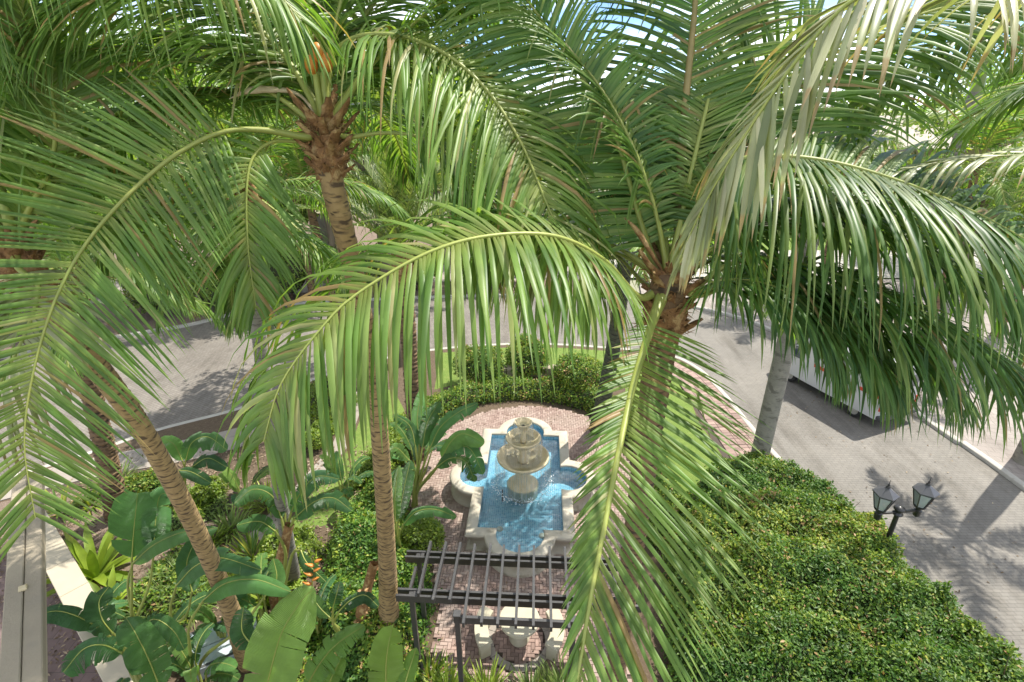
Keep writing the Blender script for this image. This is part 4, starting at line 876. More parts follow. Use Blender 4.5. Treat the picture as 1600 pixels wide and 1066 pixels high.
# curved low hedge behind the fountain
ca = [(.4 + 4.0*math.cos(a), 15.6 + 3.65*math.sin(a)) for a in np.linspace(R(22), R(158), 22)]; cb = [(.4 + 5.0*math.cos(a), 15.6 + 4.6*math.sin(a)) for a in np.linspace(R(158), R(22), 22)]
arc = ca + cb
def edgefall(poly, w):
    P_ = np.array(poly)
    def f(x, y):
        dm = np.full(len(x), 9.)
        for a, b in zip(P_, np.roll(P_, -1, 0)):
            ab = b - a; tt = np.clip(((x - a[0])*ab[0] + (y - a[1])*ab[1])/(ab @ ab + 1e-9), 0, 1); dm = np.minimum(dm, np.hypot(x - a[0] - ab[0]*tt, y - a[1] - ab[1]*tt))
        return np.clip(dm/w, 0.02, 1)**.45
    return f
def simple_top(poly, h, w, seed, amp=.07, f=2.2):
    ef = edgefall(poly, w); return lambda x, y: np.maximum(.05, (h + amp*noise3(np.column_stack((x, y, np.zeros(len(x)))), seed, 3, f))*ef(x, y))
field_hedge('clipped_hedge', 'low curved clipped hedge behind the fountain pool', arc, simple_top(arc, .78, .25, 4), HEDGE, 9000, .10, .05, depth=.18, sidefrac=.9)
pk = [(.4 + 5.1*math.cos(a), 15.6 + 4.75*math.sin(a)) for a in np.linspace(R(50), R(125), 12)] + [(.4 + 5.7*math.cos(a), 15.6 + 5.2*math.sin(a)) for a in np.linspace(R(125), R(50), 12)]
field_hedge('ground_cover', 'strip of lime green low plants between curved hedge and wall', pk, simple_top(pk, .28, .2, 14), LIME, 2600, .09, .05, depth=.1, cat='ground cover')
# right side hedge along the terrace
rh = [(3.9, 11.2), (4.6, 10.9), (5.2, 12.6), (5.2, 16.4), (4.6, 17.6), (4.25, 16.6), (4.35, 15), (4.15, 12.8)]
field_hedge('clipped_hedge', 'clipped hedge along the right side of the brick terrace', rh, simple_top(rh, .8, .25, 5), HEDGE, 8000, .10, .05, depth=.2, sidefrac=.6)
# left planting: dense dark hedge between terrace and lawn
lh = [(-2.1, 6.3), (-2.0, 9.3), (-2.45, 10.9), (-3.3, 12.5), (-4.3, 13.6), (-4.9, 12.6), (-5.1, 11.2), (-4.6, 8.5), (-3.6, 6.3)]
field_hedge('low_hedge', 'dense dark leafy hedge left of the pergola', lh, simple_top(lh, .85, .4, 6, .22, 1.6), HEDGE, 26000, .10, .05, depth=.3, tone=lambda p: -.16 + .14*noise3(p, 8, 2, 1.4), sidefrac=.2)
lv = [(-5.2, 13.6), (-4.1, 13.9), (-3.5, 15.6), (-3.7, 17.2), (-4.4, 17.4), (-4.9, 15.6)]
field_hedge('lime_hedge', 'bright lime green clipped hedge beyond the leaning trunk', lv, simple_top(lv, .75, .35, 16, .1), LIME, 8000, .09, .05, depth=.2, sidefrac=.3)
bush('square_bush', 'boxy bright green bush beside the brick terrace', 'bush', G(664, 868)*(1, 1, 0), .56, .5, 1.25, LIME, 4200, .085, .045, seed=12, lump=.06)
bush('round_bush', 'clipped round bush right of the planter box', 'bush', (2.85, 19.9, 0), 1.12, 1.0, 1.75, HEDGE, 6500, .10, .052, 'round bushes behind the curved hedge', seed=31, lump=.07)
bush('round_bush', 'middle round bush behind the planter box', 'bush', (.75, 21.2, 0), 1.0, .95, 2.0, HEDGE, 6000, .10, .052, 'round bushes behind the curved hedge', seed=32, lump=.10)
bush('round_bush', 'round bush left of the planter box, behind the hanging leaflets', 'bush', (-1.35, 20.6, 0), 1.05, .95, 1.8, HEDGE, 6000, .10, .052, 'round bushes behind the curved hedge', seed=33, lump=.10)
for i, (px, py, lb_) in enumerate([(492, 702, 'nearest'), (508, 686, 'second nearest'), (524, 670, 'third nearest'), (536, 655, 'fourth nearest'), (545, 640, 'farthest')]):
    b = G(px, py)*(1, 1, 0)
    bush('ball_shrub', f'{lb_} small ball shrub in the row along the pale path', 'shrub', b, .40, .40, .72, LIME, 1500, .08, .045, 'ball shrubs along the path', seed=40 + i, lump=.05)
for i, (px, py, lb_) in enumerate([(222, 772, 'small grey-green shrub beside the sidewalk, left one'), (250, 765, 'small grey-green shrub beside the sidewalk, right one'), (330, 780, 'pale lime shrub right of the leaning trunk')]):
    bush('low_shrub', lb_, 'shrub', G(px, py)*(1, 1, 0), .5, .45, .6, (HEDGE, HEDGE, LIME)[i], 1600, .09, .05, 'low shrubs in the mulch bed', seed=50 + i)
def tuft(name, label, cat, base, n, L, W, m, spread, seed, lift=.9, droop=.5, single=True, leafname='blade'):
    r = np.random.default_rng(seed); base = np.array(base, float); th = thing(name, label, cat, base)
    allV = []
    for i in range(n):
        a = i*2.4 + r.normal(0, .3); e = r.uniform(.35, 1.35)*lift; d = np.array((math.cos(a)*math.cos(e), math.sin(a)*math.cos(e), math.sin(e))); q = base + np.array((math.cos(a), math.sin(a), 0))*r.uniform(0, spread); ln = L*r.uniform(.7, 1.15); pts = [q]
        for j in range(6): d = nrm(d - UP*droop*(.1 + j*.06)); q = q + d*ln/6; pts.append(q)
        p = spline(pts, 8); t, _, _ = frames(p); S = nrm(np.cross(t, UP)); w = W*np.interp(np.linspace(0, 1, 8), (0, .3, .7, 1), (.45, 1, .8, .03))[:, None]*.5; nn = np.cross(S, t)
        V = np.stack((p - S*w + nn*w*.35, p, p + S*w + nn*w*.35), 1).reshape(-1, 3); b = (np.arange(7)*3)[:, None]; o = np.array([0, 1])[None]; Fc = np.stack((b+o, b+o+1, b+o+4, b+o+3), -1).reshape(-1, 4)
        va = np.stack((np.full(24, np.clip(r.normal(.5, .25), 0, 1)), np.repeat(np.linspace(0, 1, 8), 3), np.full(24, r.random())), -1); allV.append((V, Fc, va))
    if single:
        for V, Fc, va in allV: add(leafname, V, Fc, m, th, vary=va, smooth=True)
    else:
        add('blades', np.concatenate([v[0] for v in allV]), np.concatenate([v[1] + 24*i for i, v in enumerate(allV)]), m, th, vary=np.concatenate([v[2] for v in allV]))['kind'] = 'stuff'
    return th
tuft('broad_leaf_clump', 'bright lime clump with broad upright leaves beside the beige wall', 'plant', G(150, 900)*(1, 1, 0), 26, 1.35, .24, LIME, .2, 60, 1.0, .35, leafname='leaf')
tuft('broad_leaf_clump', 'lower lime broad-leaf clump against the beige wall', 'plant', G(175, 955)*(1, 1, 0), 16, .95, .20, LIME, .2, 61, 1.0, .4, leafname='leaf')
tuft('strap_plant', 'dark green strap-leaf plant by the far end of the beige wall', 'plant', G(95, 800)*(1, 1, 0), 26, .95, .07, HEDGE, .2, 62, leafname='leaf')
for i, (px, py, lb_) in enumerate([(262, 930, 'arching green grass clump left of the leaning trunk'), (300, 945, 'arching green grass clump nearest the blue box'), (240, 965, 'arching green grass clump behind the torn banana leaf'), (285, 905, 'farthest arching green grass clump by the leaning trunk')]):
    tuft('grass_clump', lb_, 'grass clump', G(px, py)*(1, 1, 0), 170, .75, .022, GRASS, .28, 63 + i, single=False, droop=.7)
for i, (px, py, lb_) in enumerate([(700, 1085, 'bright green ferny plant below the front left pergola post'), (760, 1090, 'light green bushy plant at the bottom edge, under the pergola'), (830, 1090, 'grassy plant at the bottom edge, below the stone table'), (880, 1085, 'grassy plant beside the front right pergola post'), (670, 1060, 'dark shiny plant beside the left pergola posts'), (560, 1075, 'grassy plant at the bottom edge left of the tall trunk')]):
    tuft('leafy_plant', lb_, 'plant', G(px, py)*(1, 1, 0), 110, .50 + .1*(i % 2), .035, (LIME, LIME, GRASS, GRASS, HEDGE, GRASS)[i], .35, 70 + i, single=False, droop=.4, lift=1.1)

for i, (px, py, lb_) in enumerate([(330, 850, 'low leafy clump just right of the leaning trunk'), (360, 830, 'low leafy clump between leaning trunk and reddish stems'), (395, 870, 'low leafy clump in front of the reddish stems'), (345, 905, 'low leafy clump behind the blue box'), (410, 940, 'low leafy clump left of the dark hedge'), (180, 760, 'low strappy clump by the shaggy trunk'), (140, 790, 'strappy clump left of the shaggy trunk'), (300, 800, 'low clump behind the arching dark leaf'), (420, 790, 'low clump at the edge of the pale path'), (455, 1000, 'low clump behind the long bright leaf')]):
    tuft('bedding_plant', lb_, 'plant', G(px, py)*(1, 1, 0), 90, .55 + .12*(i % 3), .05, (LIME, GRASS, HEDGE, LIME)[i % 4], .4, 90 + i, single=False, droop=.5, lift=1.0)['group'] = 'low clumps in the mulch bed'
for nm, pl_, h_, m_, n_l, lb_ in (('ground_cover', [(-9.6, 9.0), (-8.2, 8.0), (-7.4, 9.4), (-8.0, 11.0), (-9.6, 11.2)], .30, HEDGE, 3600, 'patch of dark ground cover left of the leaning trunk'), ('ground_cover', [(-7.0, 9.6), (-5.6, 9.0), (-5.2, 11.0), (-5.9, 11.9), (-7.0, 11.3)], .34, LIME, 3200, 'patch of lime ground cover between leaning trunk and dark hedge'), ('ground_cover', [(-11.5, 11.8), (-9.8, 11.6), (-8.6, 12.6), (-9.4, 13.7), (-11.2, 13.6)], .32, GRASS, 2800, 'patch of grassy ground cover by the sidewalk'), ('ground_cover', [(-5.2, 6.4), (-3.8, 6.3), (-4.6, 8.6), (-5.6, 8.8)], .40, HEDGE, 3000, 'patch of ground cover behind the long bright leaf'), ('ground_cover', [(-9.2, 17.4), (-7.2, 17.0), (-7.1, 20.2), (-8.0, 21.2), (-9.0, 20.0)], .45, LIME, 3600, 'patch of lime ground cover beside the far end of the sidewalk')):
    field_hedge(nm, lb_, pl_, simple_top(pl_, h_, .3, int(h_*100), .14, 2.6), m_, n_l, .11, .055, depth=.12, cat='ground cover', group='ground cover patches')
# ================================================================== background trees
tr_ = [(-36, 31, 17, 6.5, 'broad green tree at the far left edge beyond the driveway'), (-27.5, 33, 18, 6.2, 'tall shade tree behind the left driveway bend'), (-19.5, 35.5, 17, 5.8, 'shade tree behind the walkway left of the leaning crown'),
       (-12.2, 38.5, 16.5, 5.4, 'yellow-green shade tree behind the tall leaning palm'), (-6, 42, 15.5, 5.2, 'shade tree far behind the low feathery palm'), (-.8, 45.5, 13.0, 4.6, 'shade tree in the far centre behind the fountain'), (4.6, 50, 11, 4.0, 'pale shade tree far behind the right palm crown'),
       (-30, 25.5, 9, 3.8, 'low spreading tree beside the left driveway'), (-42, 22, 16, 6.5, 'big tree at the outer left edge'), (-22.5, 30.2, 8.0, 3.2, 'small bushy tree by the driveway kerb'), (-15.6, 34.2, 7.5, 2.8, 'small bushy tree behind the far walkway'), (-24, 19.5, 9.5, 3.6, 'unseen tree added to shade the near left driveway'), (-5.4, 22.6, 14.0, 4.0, 'airy tree added at the garden edge to dapple the driveway'), (-11.5, 32.6, 11, 3.4, 'airy tree on the far side of the driveway, left of centre')]  # garden-edge airy tree and near-left tree added to throw dappled shade on driveway
for i, (x, y, h, r_, lb_) in enumerate(tr_): tree(lb_, (x, y, 0), h, r_, 100 + i, N=15000 if r_ > 4.5 else 9000, L=.30)
tree('dense tree across the road behind the van', (21, 38, 0), 8.5, 3.6, 121, N=5500, L=.26); tree('tall dense tree behind the van at the right edge', (36, 42, 0), 15, 5.5, 123, N=11000, L=.32); tree('dense tree rising behind the pale building', (26, 68, 0), 15, 5.5, 124, N=9000, L=.4); tree('dense tree far left of the pale building roof', (15, 66, 0), 13, 5.0, 125, N=9000, L=.4)
tree('dense tree right of the pale building', (30, 34, 0), 9, 4.0, 122, N=5500, L=.26)
for i, (x, y, rx, h, lb_) in enumerate([(-18.5, 32.4, 1.3, 1.6, 'rounded shrub beside the far walkway, leftmost'), (-15, 33, 1.2, 1.5, 'rounded yellow shrub beside the far walkway'), (-11.6, 34.6, 1.1, 1.4, 'white-flecked round shrub by the far walkway'), (-8, 35.2, 1.5, 1.7, 'round shrub beyond the driveway behind the drooping frond'), (-3, 41, 1.8, 2.2, 'wide shrub behind the far path'), (3, 41.5, 1.8, 2.4, 'wide shrub behind the far path, right one'), (-20.6, 28.9, 1.6, 3.0, 'tall shrub on the far kerb, leftmost of the row'), (-17.6, 30.2, 1.7, 3.2, 'tall shrub on the far kerb, second from left'), (-14.2, 32.0, 1.7, 3.4, 'tall shrub on the far kerb, third from left'), (-10.6, 33.2, 1.8, 3.2, 'tall shrub on the far kerb, fourth from left'), (-6.4, 33.8, 1.7, 3.0, 'tall shrub on the far kerb behind the airy tree'), (-2.0, 34.2, 1.7, 3.0, 'tall shrub on the far kerb at centre')]):
    bush('far_shrub', lb_, 'shrub', (x, y, 0), rx, rx*.9, h, (TREE, LIME, TREE, HEDGE, TREE, TREE)[i % 6], 3200, .17, .09, 'shrubs beyond the driveway', seed=130 + i)
# hazy belt of trees to the horizon
def belt():
    N = 130000; a = rng.uniform(R(18), R(162), N); rr = rng.uniform(62, 150, N); x, y = rr*np.cos(a), rr*np.sin(a); p = np.column_stack((x, y, np.zeros(N)))
    top = 8 + 2.2*noise3(p, 77, 3, .08) + 1.6*noise3(p, 78, 2, .35); z = top*rng.random(N)**.6
    n = nrm(rng.normal(size=(N, 3)) + UP*.6); d = nrm(np.cross(n, rand_dir(N))); V, Fc, va = leaf_arrays(np.column_stack((x, y, z)), d, n, rng.uniform(.4, .9, N), .42)
    tag(add('distant_trees', V, Fc, TREE, vary=va), 'distant mass of trees on the horizon', 'trees', kind='stuff')
belt()
# ================================================================== pale building on the right
def building():
    o = np.array((14., 52., 0)); L_, D_, Hh = 36., 12., 7.6; th = thing('building', 'pale two-storey building with tiled roof across the road', 'building', o + (L_/2, D_/2, 0))
    MB().box(o + (L_/2, D_/2, Hh/2), L_/2, D_/2, Hh/2).build('wall', PLASTER, th)
    V = [o + p for p in ((-1, -1, Hh + .002), (L_ + 1, -1, Hh + .002), (L_ + 1, D_ + 1, Hh + .002), (-1, D_ + 1, Hh + .002), (4, D_/2, Hh + 2.6), (L_ - 4, D_/2, Hh + 2.6))]
    rf = add('roof', np.array(V), [(0, 1, 5, 4), (1, 2, 5), (2, 3, 4, 5), (3, 0, 4), (0, 3, 2, 1)], ROOFT, th)
    for fl in range(2):
        for k in range(9):
            c = o + (2.4 + k*3.9, -.03, 1.9 + fl*3.5); w = MB().box(c, .75, .05, .95).build('window', WHITEP, th)
            for s in (-1, 1): MB().box(c + (s*.34, -.055, 0), .30, .01, .86).build('pane', GLASSD, w)
    MB().box(o + (L_/2, -.06, Hh/2 - .1), L_/2 + .05, .06, .12).build('cornice', WHITEP, th)
building()
q = np.array((-14.6, 40.5, 0)); gp = thing('gate_pillar', 'pale grey rendered pillar glimpsed between far trees left of trunk', 'pillar', q)
MB().box(q + (0, 0, 1.9), .75, .6, 1.9, .2, .02).build('shaft', CONC, gp); MB().box(q + (0, 0, 3.86), .9, .75, .058, .2, .02).build('cap', WHITEP, gp)

# dry leaves and chips lying on the beds
def litter():
    N = 9000; x = rng.uniform(-15, -3.5, N); y = rng.uniform(6, 16, N); ok = ~inside(lh, x, y); x, y = x[ok], y[ok]; N = len(x); n = nrm(rng.normal(0, .35, (N, 3)) + UP); d = nrm(np.cross(n, rand_dir(N)))
    V, Fc, va = leaf_arrays(np.column_stack((x, y, rng.uniform(.012, .03, N))), d, n, rng.uniform(.04, .15, N), .045)
    tag(add('leaf_litter', V, Fc, leaf_mat('dry litter', [(0, (.10, .07, .045)), (.6, (.25, .18, .12)), (1, (.38, .31, .22))], trans=.1, rough=.8, spec=.2), vary=va), 'dry brown leaf litter scattered over the beds', 'leaf litter', kind='stuff')
litter()
def road_litter():
    N = 1500; x = rng.uniform(-3, 16, N); y = rng.uniform(6.8, 24, N); k = inside(TP, x, y) & (np.maximum(abs(x - .35) - 2.3, abs(y - 13.55) - 3.5) > 0); k2 = (x > 11) & (rng.random(N) < .5); z = np.where(k, .05, -.112); kk = k | k2; x, y, z = x[kk], y[kk], z[kk]; N = len(x)
    n = nrm(rng.normal(0, .3, (N, 3)) + UP); d = nrm(np.cross(n, rand_dir(N))); V, Fc, va = leaf_arrays(np.column_stack((x, y, z + .012)), d, n, rng.uniform(.04, .13, N), .04)
    tag(add('fallen_leaves', V, Fc, bpy.data.materials['dry litter'], vary=va), 'fallen dry leaves on the terrace and road', 'fallen leaves', kind='stuff')
road_litter()

# ================================================================== palms
E = R
for i, (e0, bd) in enumerate(((78, 55), (60, 70), (40, 80), (18, 75), (-5, 60), (-30, 45))):
    frond_variant(('coco', i), .92, .034, 115, 3.7, .20 + .05*i, PALM, E(e0), E(bd), .045, 200 + i)
    frond_variant(('far', i), .82, .055, 56, 3.3, .22 + .05*i, PALM, E(e0), E(bd), .05, 220 + i, seg=4)
    frond_variant(('royal', i), .62, .05, 44, 2.9, .30, ROYAL, E(e0), E(bd), .05, 240 + i, seg=4, dihedral=.5)
    frond_variant(('date', i), .42, .03, 60, 2.8, .04, ROYAL, E(min(84, e0 + 12)), E(bd*.55), .035, 260 + i, seg=3, dihedral=.25, fwd=(.7, 1.1))
def pp(*a): return np.array([P(*q) for q in a])
def palm(label, base, name='coconut_palm', group='coconut palms', cat='palm tree'): return thing(name, label, cat, base, group)
def mix(p, a, b): return nrm(tocam(np.mean(p, 0))*a + UP*b)
def seam(top, pts): return np.vstack((top[None], pts))

# ---- A: tall leaning palm left of the fountain
bA = G(607, 990); A = palm('tall coconut palm with ringed ochre trunk rising left of the pergola', bA)
tA = P(508, 205, 5.0)
ring_trunk(A, [bA - (0, 0, .1), P(606, 900, 10.9), P(600, 780, 9.05), P(586, 600, 7.15), P(556, 440, 5.95), P(520, 290, 5.2), tA - (0, 0, .12)], (.27, .20, .165, .145, .122, .108, .115), TRUNK, seed=1)
boots(A, tA + (0, 0, .0), .135, 34, 2, .40)
q = pp((480, 214, 4.9), (410, 203, 4.7), (345, 207, 4.5), (270, 245, 4.35), (190, 315, 4.2), (125, 395, 4.1), (80, 485, 4.0), (48, 600, 3.95), (38, 700, 3.95), (55, 810, 4.0))
frond(A, seam(tA, q), L=1.08, W=.028, n=125, t0=.20, neat=.45, droop=.06, nv=mix(q, 1, .25), r0=.045, single=True, seed=11, fwd=(.2, .75), kink=.03, tone=(.42, .2))
q = pp((512, 170, 4.92), (508, 105, 4.8), (548, 62, 4.7), (615, 55, 4.65), (692, 82, 4.62), (760, 140, 4.6), (815, 225, 4.6), (855, 320, 4.6), (892, 400, 4.62), (925, 455, 4.65))
frond(A, seam(tA, q), L=1.5, W=.034, n=150, t0=.20, droop=.50, nv=mix(q, .35, 1), r0=.05, seed=12, fwd=(.1, .9), tone=(.55, .22))
q = pp((470, 220, 4.95), (425, 222, 4.8), (395, 247, 4.7), (385, 300, 4.65), (388, 390, 4.7), (400, 480, 4.8)); frond(A, seam(tA, q), L=.80, W=.036, n=55, t0=.28, droop=.22, nv=mix(q, 1, .3), r0=.035, seed=13, tone=(.4, .2))
q = pp((545, 214, 5.0), (600, 208, 4.95), (660, 216, 4.9), (715, 258, 4.9), (750, 340, 4.95), (772, 430, 5.0)); frond(A, seam(tA, q), L=.95, W=.04, n=55, t0=.34, droop=.45, r0=.04, seed=14, tone=(.35, .2))
q = pp((500, 150, 5.1), (482, 60, 5.2), (458, -30, 5.2), (420, -140, 5.0)); frond(A, seam(tA, q), L=1.2, W=.034, n=130, t0=.10, droop=.22, nv=mix(q, 1, .2), r0=.07, seed=15, tone=(.4, .22))
q = pp((520, 150, 5.2), (560, 40, 5.4), (640, -50, 5.4), (760, -90, 5.3), (870, -60, 5.2)); frond(A, seam(tA, q), L=1.2, W=.034, n=135, t0=.15, droop=.32, nv=mix(q, .5, 1), r0=.06, seed=16, tone=(.4, .22))
q = pp((490, 160, 5.0), (430, 70, 4.9), (340, 0, 4.8), (220, -30, 4.7), (100, 10, 4.6), (20, 80, 4.6)); frond(A, seam(tA, q), L=1.3, W=.034, n=150, t0=.16, droop=.34, nv=mix(q, .4, 1), r0=.05, seed=17, tone=(.45, .25))
q = pp((485, 190, 5.1), (400, 150, 5.3), (300, 150, 5.5), (200, 200, 5.7), (120, 290, 5.9)); frond(A, seam(tA, q), L=1.1, W=.034, n=130, t0=.2, droop=.36, r0=.045, seed=18, tone=(.4, .22))
crown(A, tA, [('coco', k) for k in (0, 1, 2, 2, 3)], 22, 5, skip=lambda a, f: a > math.pi*1.02 or a < .1)
for k, (dx, dy, dz) in enumerate(((.02, .02, .66), (.09, .03, .58), (-.05, .02, .56))):   # orange young nuts
    c = tA + (dx, dy, dz); MB().lathe([(.0, -.085), (.035, -.075), (.058, -.025), (.058, .03), (.035, .07), (.0, .08)], c, 12).build('coconut', ORANGE, A, smooth=True)
q = pp((470, 150, 4.95), (420, 140, 4.85), (385, 143, 4.8), (358, 155, 4.8)); V, Fc = tube_np(spline(seam(tA, q), 20), np.interp(np.linspace(0, 1, 20), (0, .4, .75, 1), (.015, .02, .05, .004)), 8, .6); add('dry_spathe', V, Fc, mat('dry spathe', (.50, .42, .28), (.38, .30, .19), rough=.8, scale=8, bump=.4), A, smooth=True)

# ---- B: palm with the low crown right of the fountain
tB = P(1045, 440, 5.0); bB = np.array((1.95, 6.6, 0)); B = palm('coconut palm with dark trunk and wide crown right of the fountain', bB)
ring_trunk(B, [bB - (0, 0, .1), bB*.72 + tB*.28 + (0.05, .1, 0), bB*.4 + tB*.6 + (.05, .1, 0), tB - (0, 0, .35), tB - (0, 0, .1)], (.24, .17, .15, .15, .16), TRUNKD, seed=3, groove=.09)
boots(B, tB, .17, 30, 4, .55)
q = pp((1032, 470, 4.85), (1014, 520, 4.55), (990, 600, 4.15), (968, 700, 3.75), (945, 820, 3.4), (922, 940, 3.15), (900, 1075, 2.95), (882, 1170, 2.8))
frond(B, seam(tB, q), L=1.18, W=.028, n=122, t0=.17, neat=.5, skew=.28, droop=.07, nv=mix(q, 1, .15), r0=.062, single=True, seed=21, fwd=(.3, 1.1), kink=.05, rside=.36, tone=(.48, .2))
q = pp((1000, 465, 4.9), (945, 408, 4.5), (870, 370, 4.15), (770, 368, 3.9), (671, 394, 3.72), (560, 458, 3.58), (503, 512, 3.5), (439, 600, 3.45), (412, 690, 3.45))
frond(B, seam(tB, q), L=1.32, W=.043, n=122, t0=.17, neat=.7, droop=.46, nv=mix(q, .35, 1), r0=.05, seed=22, fwd=(.05, .8), tone=(.52, .22), kink=.1)
q = pp((1018, 400, 5.0), (985, 290, 4.95), (955, 195, 4.9), (895, 100, 4.8), (820, -5, 4.7), (740, -120, 4.6)); frond(B, seam(tB, q), L=1.3, W=.036, n=140, t0=.12, neat=.6, droop=.17, nv=mix(q, 1, .45), r0=.055, seed=23, fwd=(.25, .7), rside=.45, m=PALMD, tone=(.65, .25))
q = pp((1062, 380, 5.1), (1062, 280, 5.1), (1072, 150, 5.05), (1085, 20, 4.95), (1092, -110, 4.7), (1088, -230, 4.4)); frond(B, seam(tB, q), L=1.25, W=.036, n=140, t0=.16, neat=.6, droop=.16, nv=mix(q, 1, .2), r0=.09, seed=24, fwd=(.2, .7), rm=RACHISB, m=PALMD, tone=(.65, .25))
q = pp((1075, 390, 4.95), (1098, 300, 4.7), (1150, 252, 4.5), (1230, 245, 4.3), (1320, 258, 4.2), (1430, 292, 4.1), (1530, 335, 4.05), (1630, 390, 4.0)); frond(B, seam(tB, q), L=1.75, W=.038, n=155, t0=.15, neat=.6, droop=.32, nv=mix(q, .3, 1), r0=.05, seed=25, fwd=(.0, .5), m=PALMD, tone=(.6, .3))
q = pp((1085, 448, 4.95), (1135, 415, 4.85), (1190, 403, 4.85), (1280, 420, 4.85), (1390, 460, 4.8), (1500, 520, 4.8), (1600, 590, 4.8)); frond(B, seam(tB, q), L=1.5, W=.042, n=120, t0=.24, droop=.42, nv=UP, r0=.045, seed=26, m=PALMD, tone=(.5, .28))
q = pp((1090, 462, 5.0), (1150, 442, 5.1), (1210, 441, 5.2), (1275, 460, 5.3), (1340, 505, 5.4), (1395, 570, 5.5)); frond(B, seam(tB, q), L=1.3, W=.042, n=95, t0=.18, droop=.42, r0=.04, seed=27, m=PALMD, tone=(.4, .28))
q = pp((1010, 445, 5.2), (960, 395, 5.5), (905, 375, 5.8), (850, 405, 6.0), (815, 470, 6.1)); frond(B, seam(tB, q), L=.8, W=.04, n=50, t0=.3, droop=.36, r0=.04, seed=28, m=PALMG, tone=(.4, .25))
q = pp((1070, 385, 5.1), (1110, 280, 5.0), (1165, 190, 4.9), (1250, 110, 4.75), (1360, 50, 4.6), (1480, 10, 4.4), (1600, -20, 4.2)); frond(B, seam(tB, q), L=1.35, W=.043, n=95, t0=.16, droop=.20, nv=mix(q, .8, .8), r0=.055, seed=29, fwd=(.5, .95), tone=(.35, .2))
q = pp((1090, 458, 5.1), (1180, 430, 5.3), (1290, 455, 5.5), (1400, 520, 5.6), (1490, 600, 5.7)); frond(B, seam(tB, q), L=1.45, W=.042, n=110, t0=.26, droop=.40, nv=UP, r0=.04, seed=38, m=PALMD, tone=(.45, .28))
q = pp((1085, 455, 4.9), (1120, 440, 4.7), (1170, 438, 4.6), (1225, 456, 4.55), (1275, 500, 4.55), (1310, 560, 4.6)); frond(B, seam(tB, q), L=.95, W=.036, n=105, t0=.2, droop=.46, nv=UP, r0=.038, seed=45, m=PALMD, tone=(.4, .28))
q = pp((1088, 456, 5.0), (1160, 436, 4.95), (1240, 452, 4.9), (1320, 505, 4.85), (1395, 585, 4.85)); frond(B, seam(tB, q), L=1.15, W=.042, n=95, t0=.26, droop=.42, nv=UP, r0=.04, seed=39, m=PALMD, tone=(.5, .28))
q = pp((1085, 420, 5.1), (1130, 340, 5.2), (1210, 310, 5.2), (1310, 325, 5.2), (1420, 370, 5.1), (1520, 430, 5.1), (1620, 500, 5.0)); frond(B, seam(tB, q), L=1.5, W=.044, n=115, t0=.2, droop=.36, nv=UP, r0=.045, seed=36, m=PALMD, tone=(.55, .28))
q = pp((1090, 400, 5.2), (1150, 320, 5.5), (1230, 290, 5.7), (1330, 300, 5.9), (1430, 345, 6.0)); frond(B, seam(tB, q), L=1.2, W=.042, n=100, t0=.2, droop=.34, nv=UP, r0=.045, seed=37, m=PALM, tone=(.4, .25))
q = pp((1035, 400, 5.2), (1010, 320, 5.4), (1000, 250, 5.6), (1010, 190, 5.7)); frond(B, seam(tB, q), L=.7, W=.04, n=46, t0=.2, droop=.3, r0=.05, seed=30)
crown(B, tB, [('coco', k) for k in (0, 1, 2, 3, 3)], 18, 8, skip=lambda a, f: a > math.pi*.98 or a < .15)
q = pp((1020, 400, 4.9), (995, 360, 4.85), (975, 340, 4.8)); V, Fc = tube_np(spline(seam(tB, q), 16), np.interp(np.linspace(0, 1, 16), (0, .4, .75, 1), (.02, .03, .045, .004)), 8, .6); add('dry_spathe', V, Fc, FIBRE, B, smooth=True)

# ---- C: palm beside the balcony, its crown just above the picture
tC = np.array((4.4, 2.7, 13.0)); bC = np.array((4.6, 2.2, 0)); C_ = palm('near palm whose greyed frond arches in from the top right', bC)
ring_trunk(C_, [bC, bC*.5 + tC*.5 + (.1, -.1, 0), tC], (.24, .16, .15), TRUNK, seed=5); boots(C_, tC, .19, 14, 6)
q = pp((1660, -70, 2.85), (1490, -45, 2.85), (1345, -8, 2.9), (1250, 88, 3.05), (1160, 218, 3.2), (1098, 325, 3.4), (1062, 405, 3.55)); frond(C_, seam(tC, q), L=.86, W=.047, n=70, t0=.22, droop=.30, nv=mix(q, .15, 1), r0=.05, single=True, seed=31, fwd=(.15, 1.25), m=PALMG, tone=(.55, .25), dihedral=-.1)
crown(C_, tC, [('coco', k) for k in (1, 2, 3)], 12, 31, skip=lambda a, f: .6 < a < 3.6)

# ---- J: palm off to the right, one thin frond reaches in
tJ = np.array((7.6, 4.6, 11.6)); bJ = np.array((7.7, 4.4, 0)); J = palm('palm beyond the right edge reaching in with one thin pale frond', bJ)
ring_trunk(J, [bJ, bJ*.5 + tJ*.5, tJ], (.24, .16, .15), TRUNK, seed=7); boots(J, tJ, .19, 12, 9)
q = pp((1800, 200, 4.2), (1680, 228, 4.15), (1600, 241, 4.1), (1500, 249, 4.15), (1405, 267, 4.2), (1320, 298, 4.3)); frond(J, seam(tJ, q), L=.62, W=.034, n=64, t0=.2, droop=.30, r0=.028, seed=35, m=PALMG, tone=(.35, .25))
q = pp((1820, 60, 4.3), (1660, 30, 4.4), (1520, 45, 4.5), (1400, 110, 4.6), (1330, 190, 4.7)); frond(J, seam(tJ, q), L=1.05, W=.04, n=95, t0=.2, droop=.26, nv=mix(q, .6, 1), r0=.045, seed=46, tone=(.4, .25))
q = pp((1830, 110, 4.6), (1700, 110, 4.9), (1590, 140, 5.1), (1500, 200, 5.3)); frond(J, seam(tJ, q), L=.95, W=.038, n=80, t0=.2, droop=.3, nv=UP, r0=.04, seed=47, tone=(.4, .25))
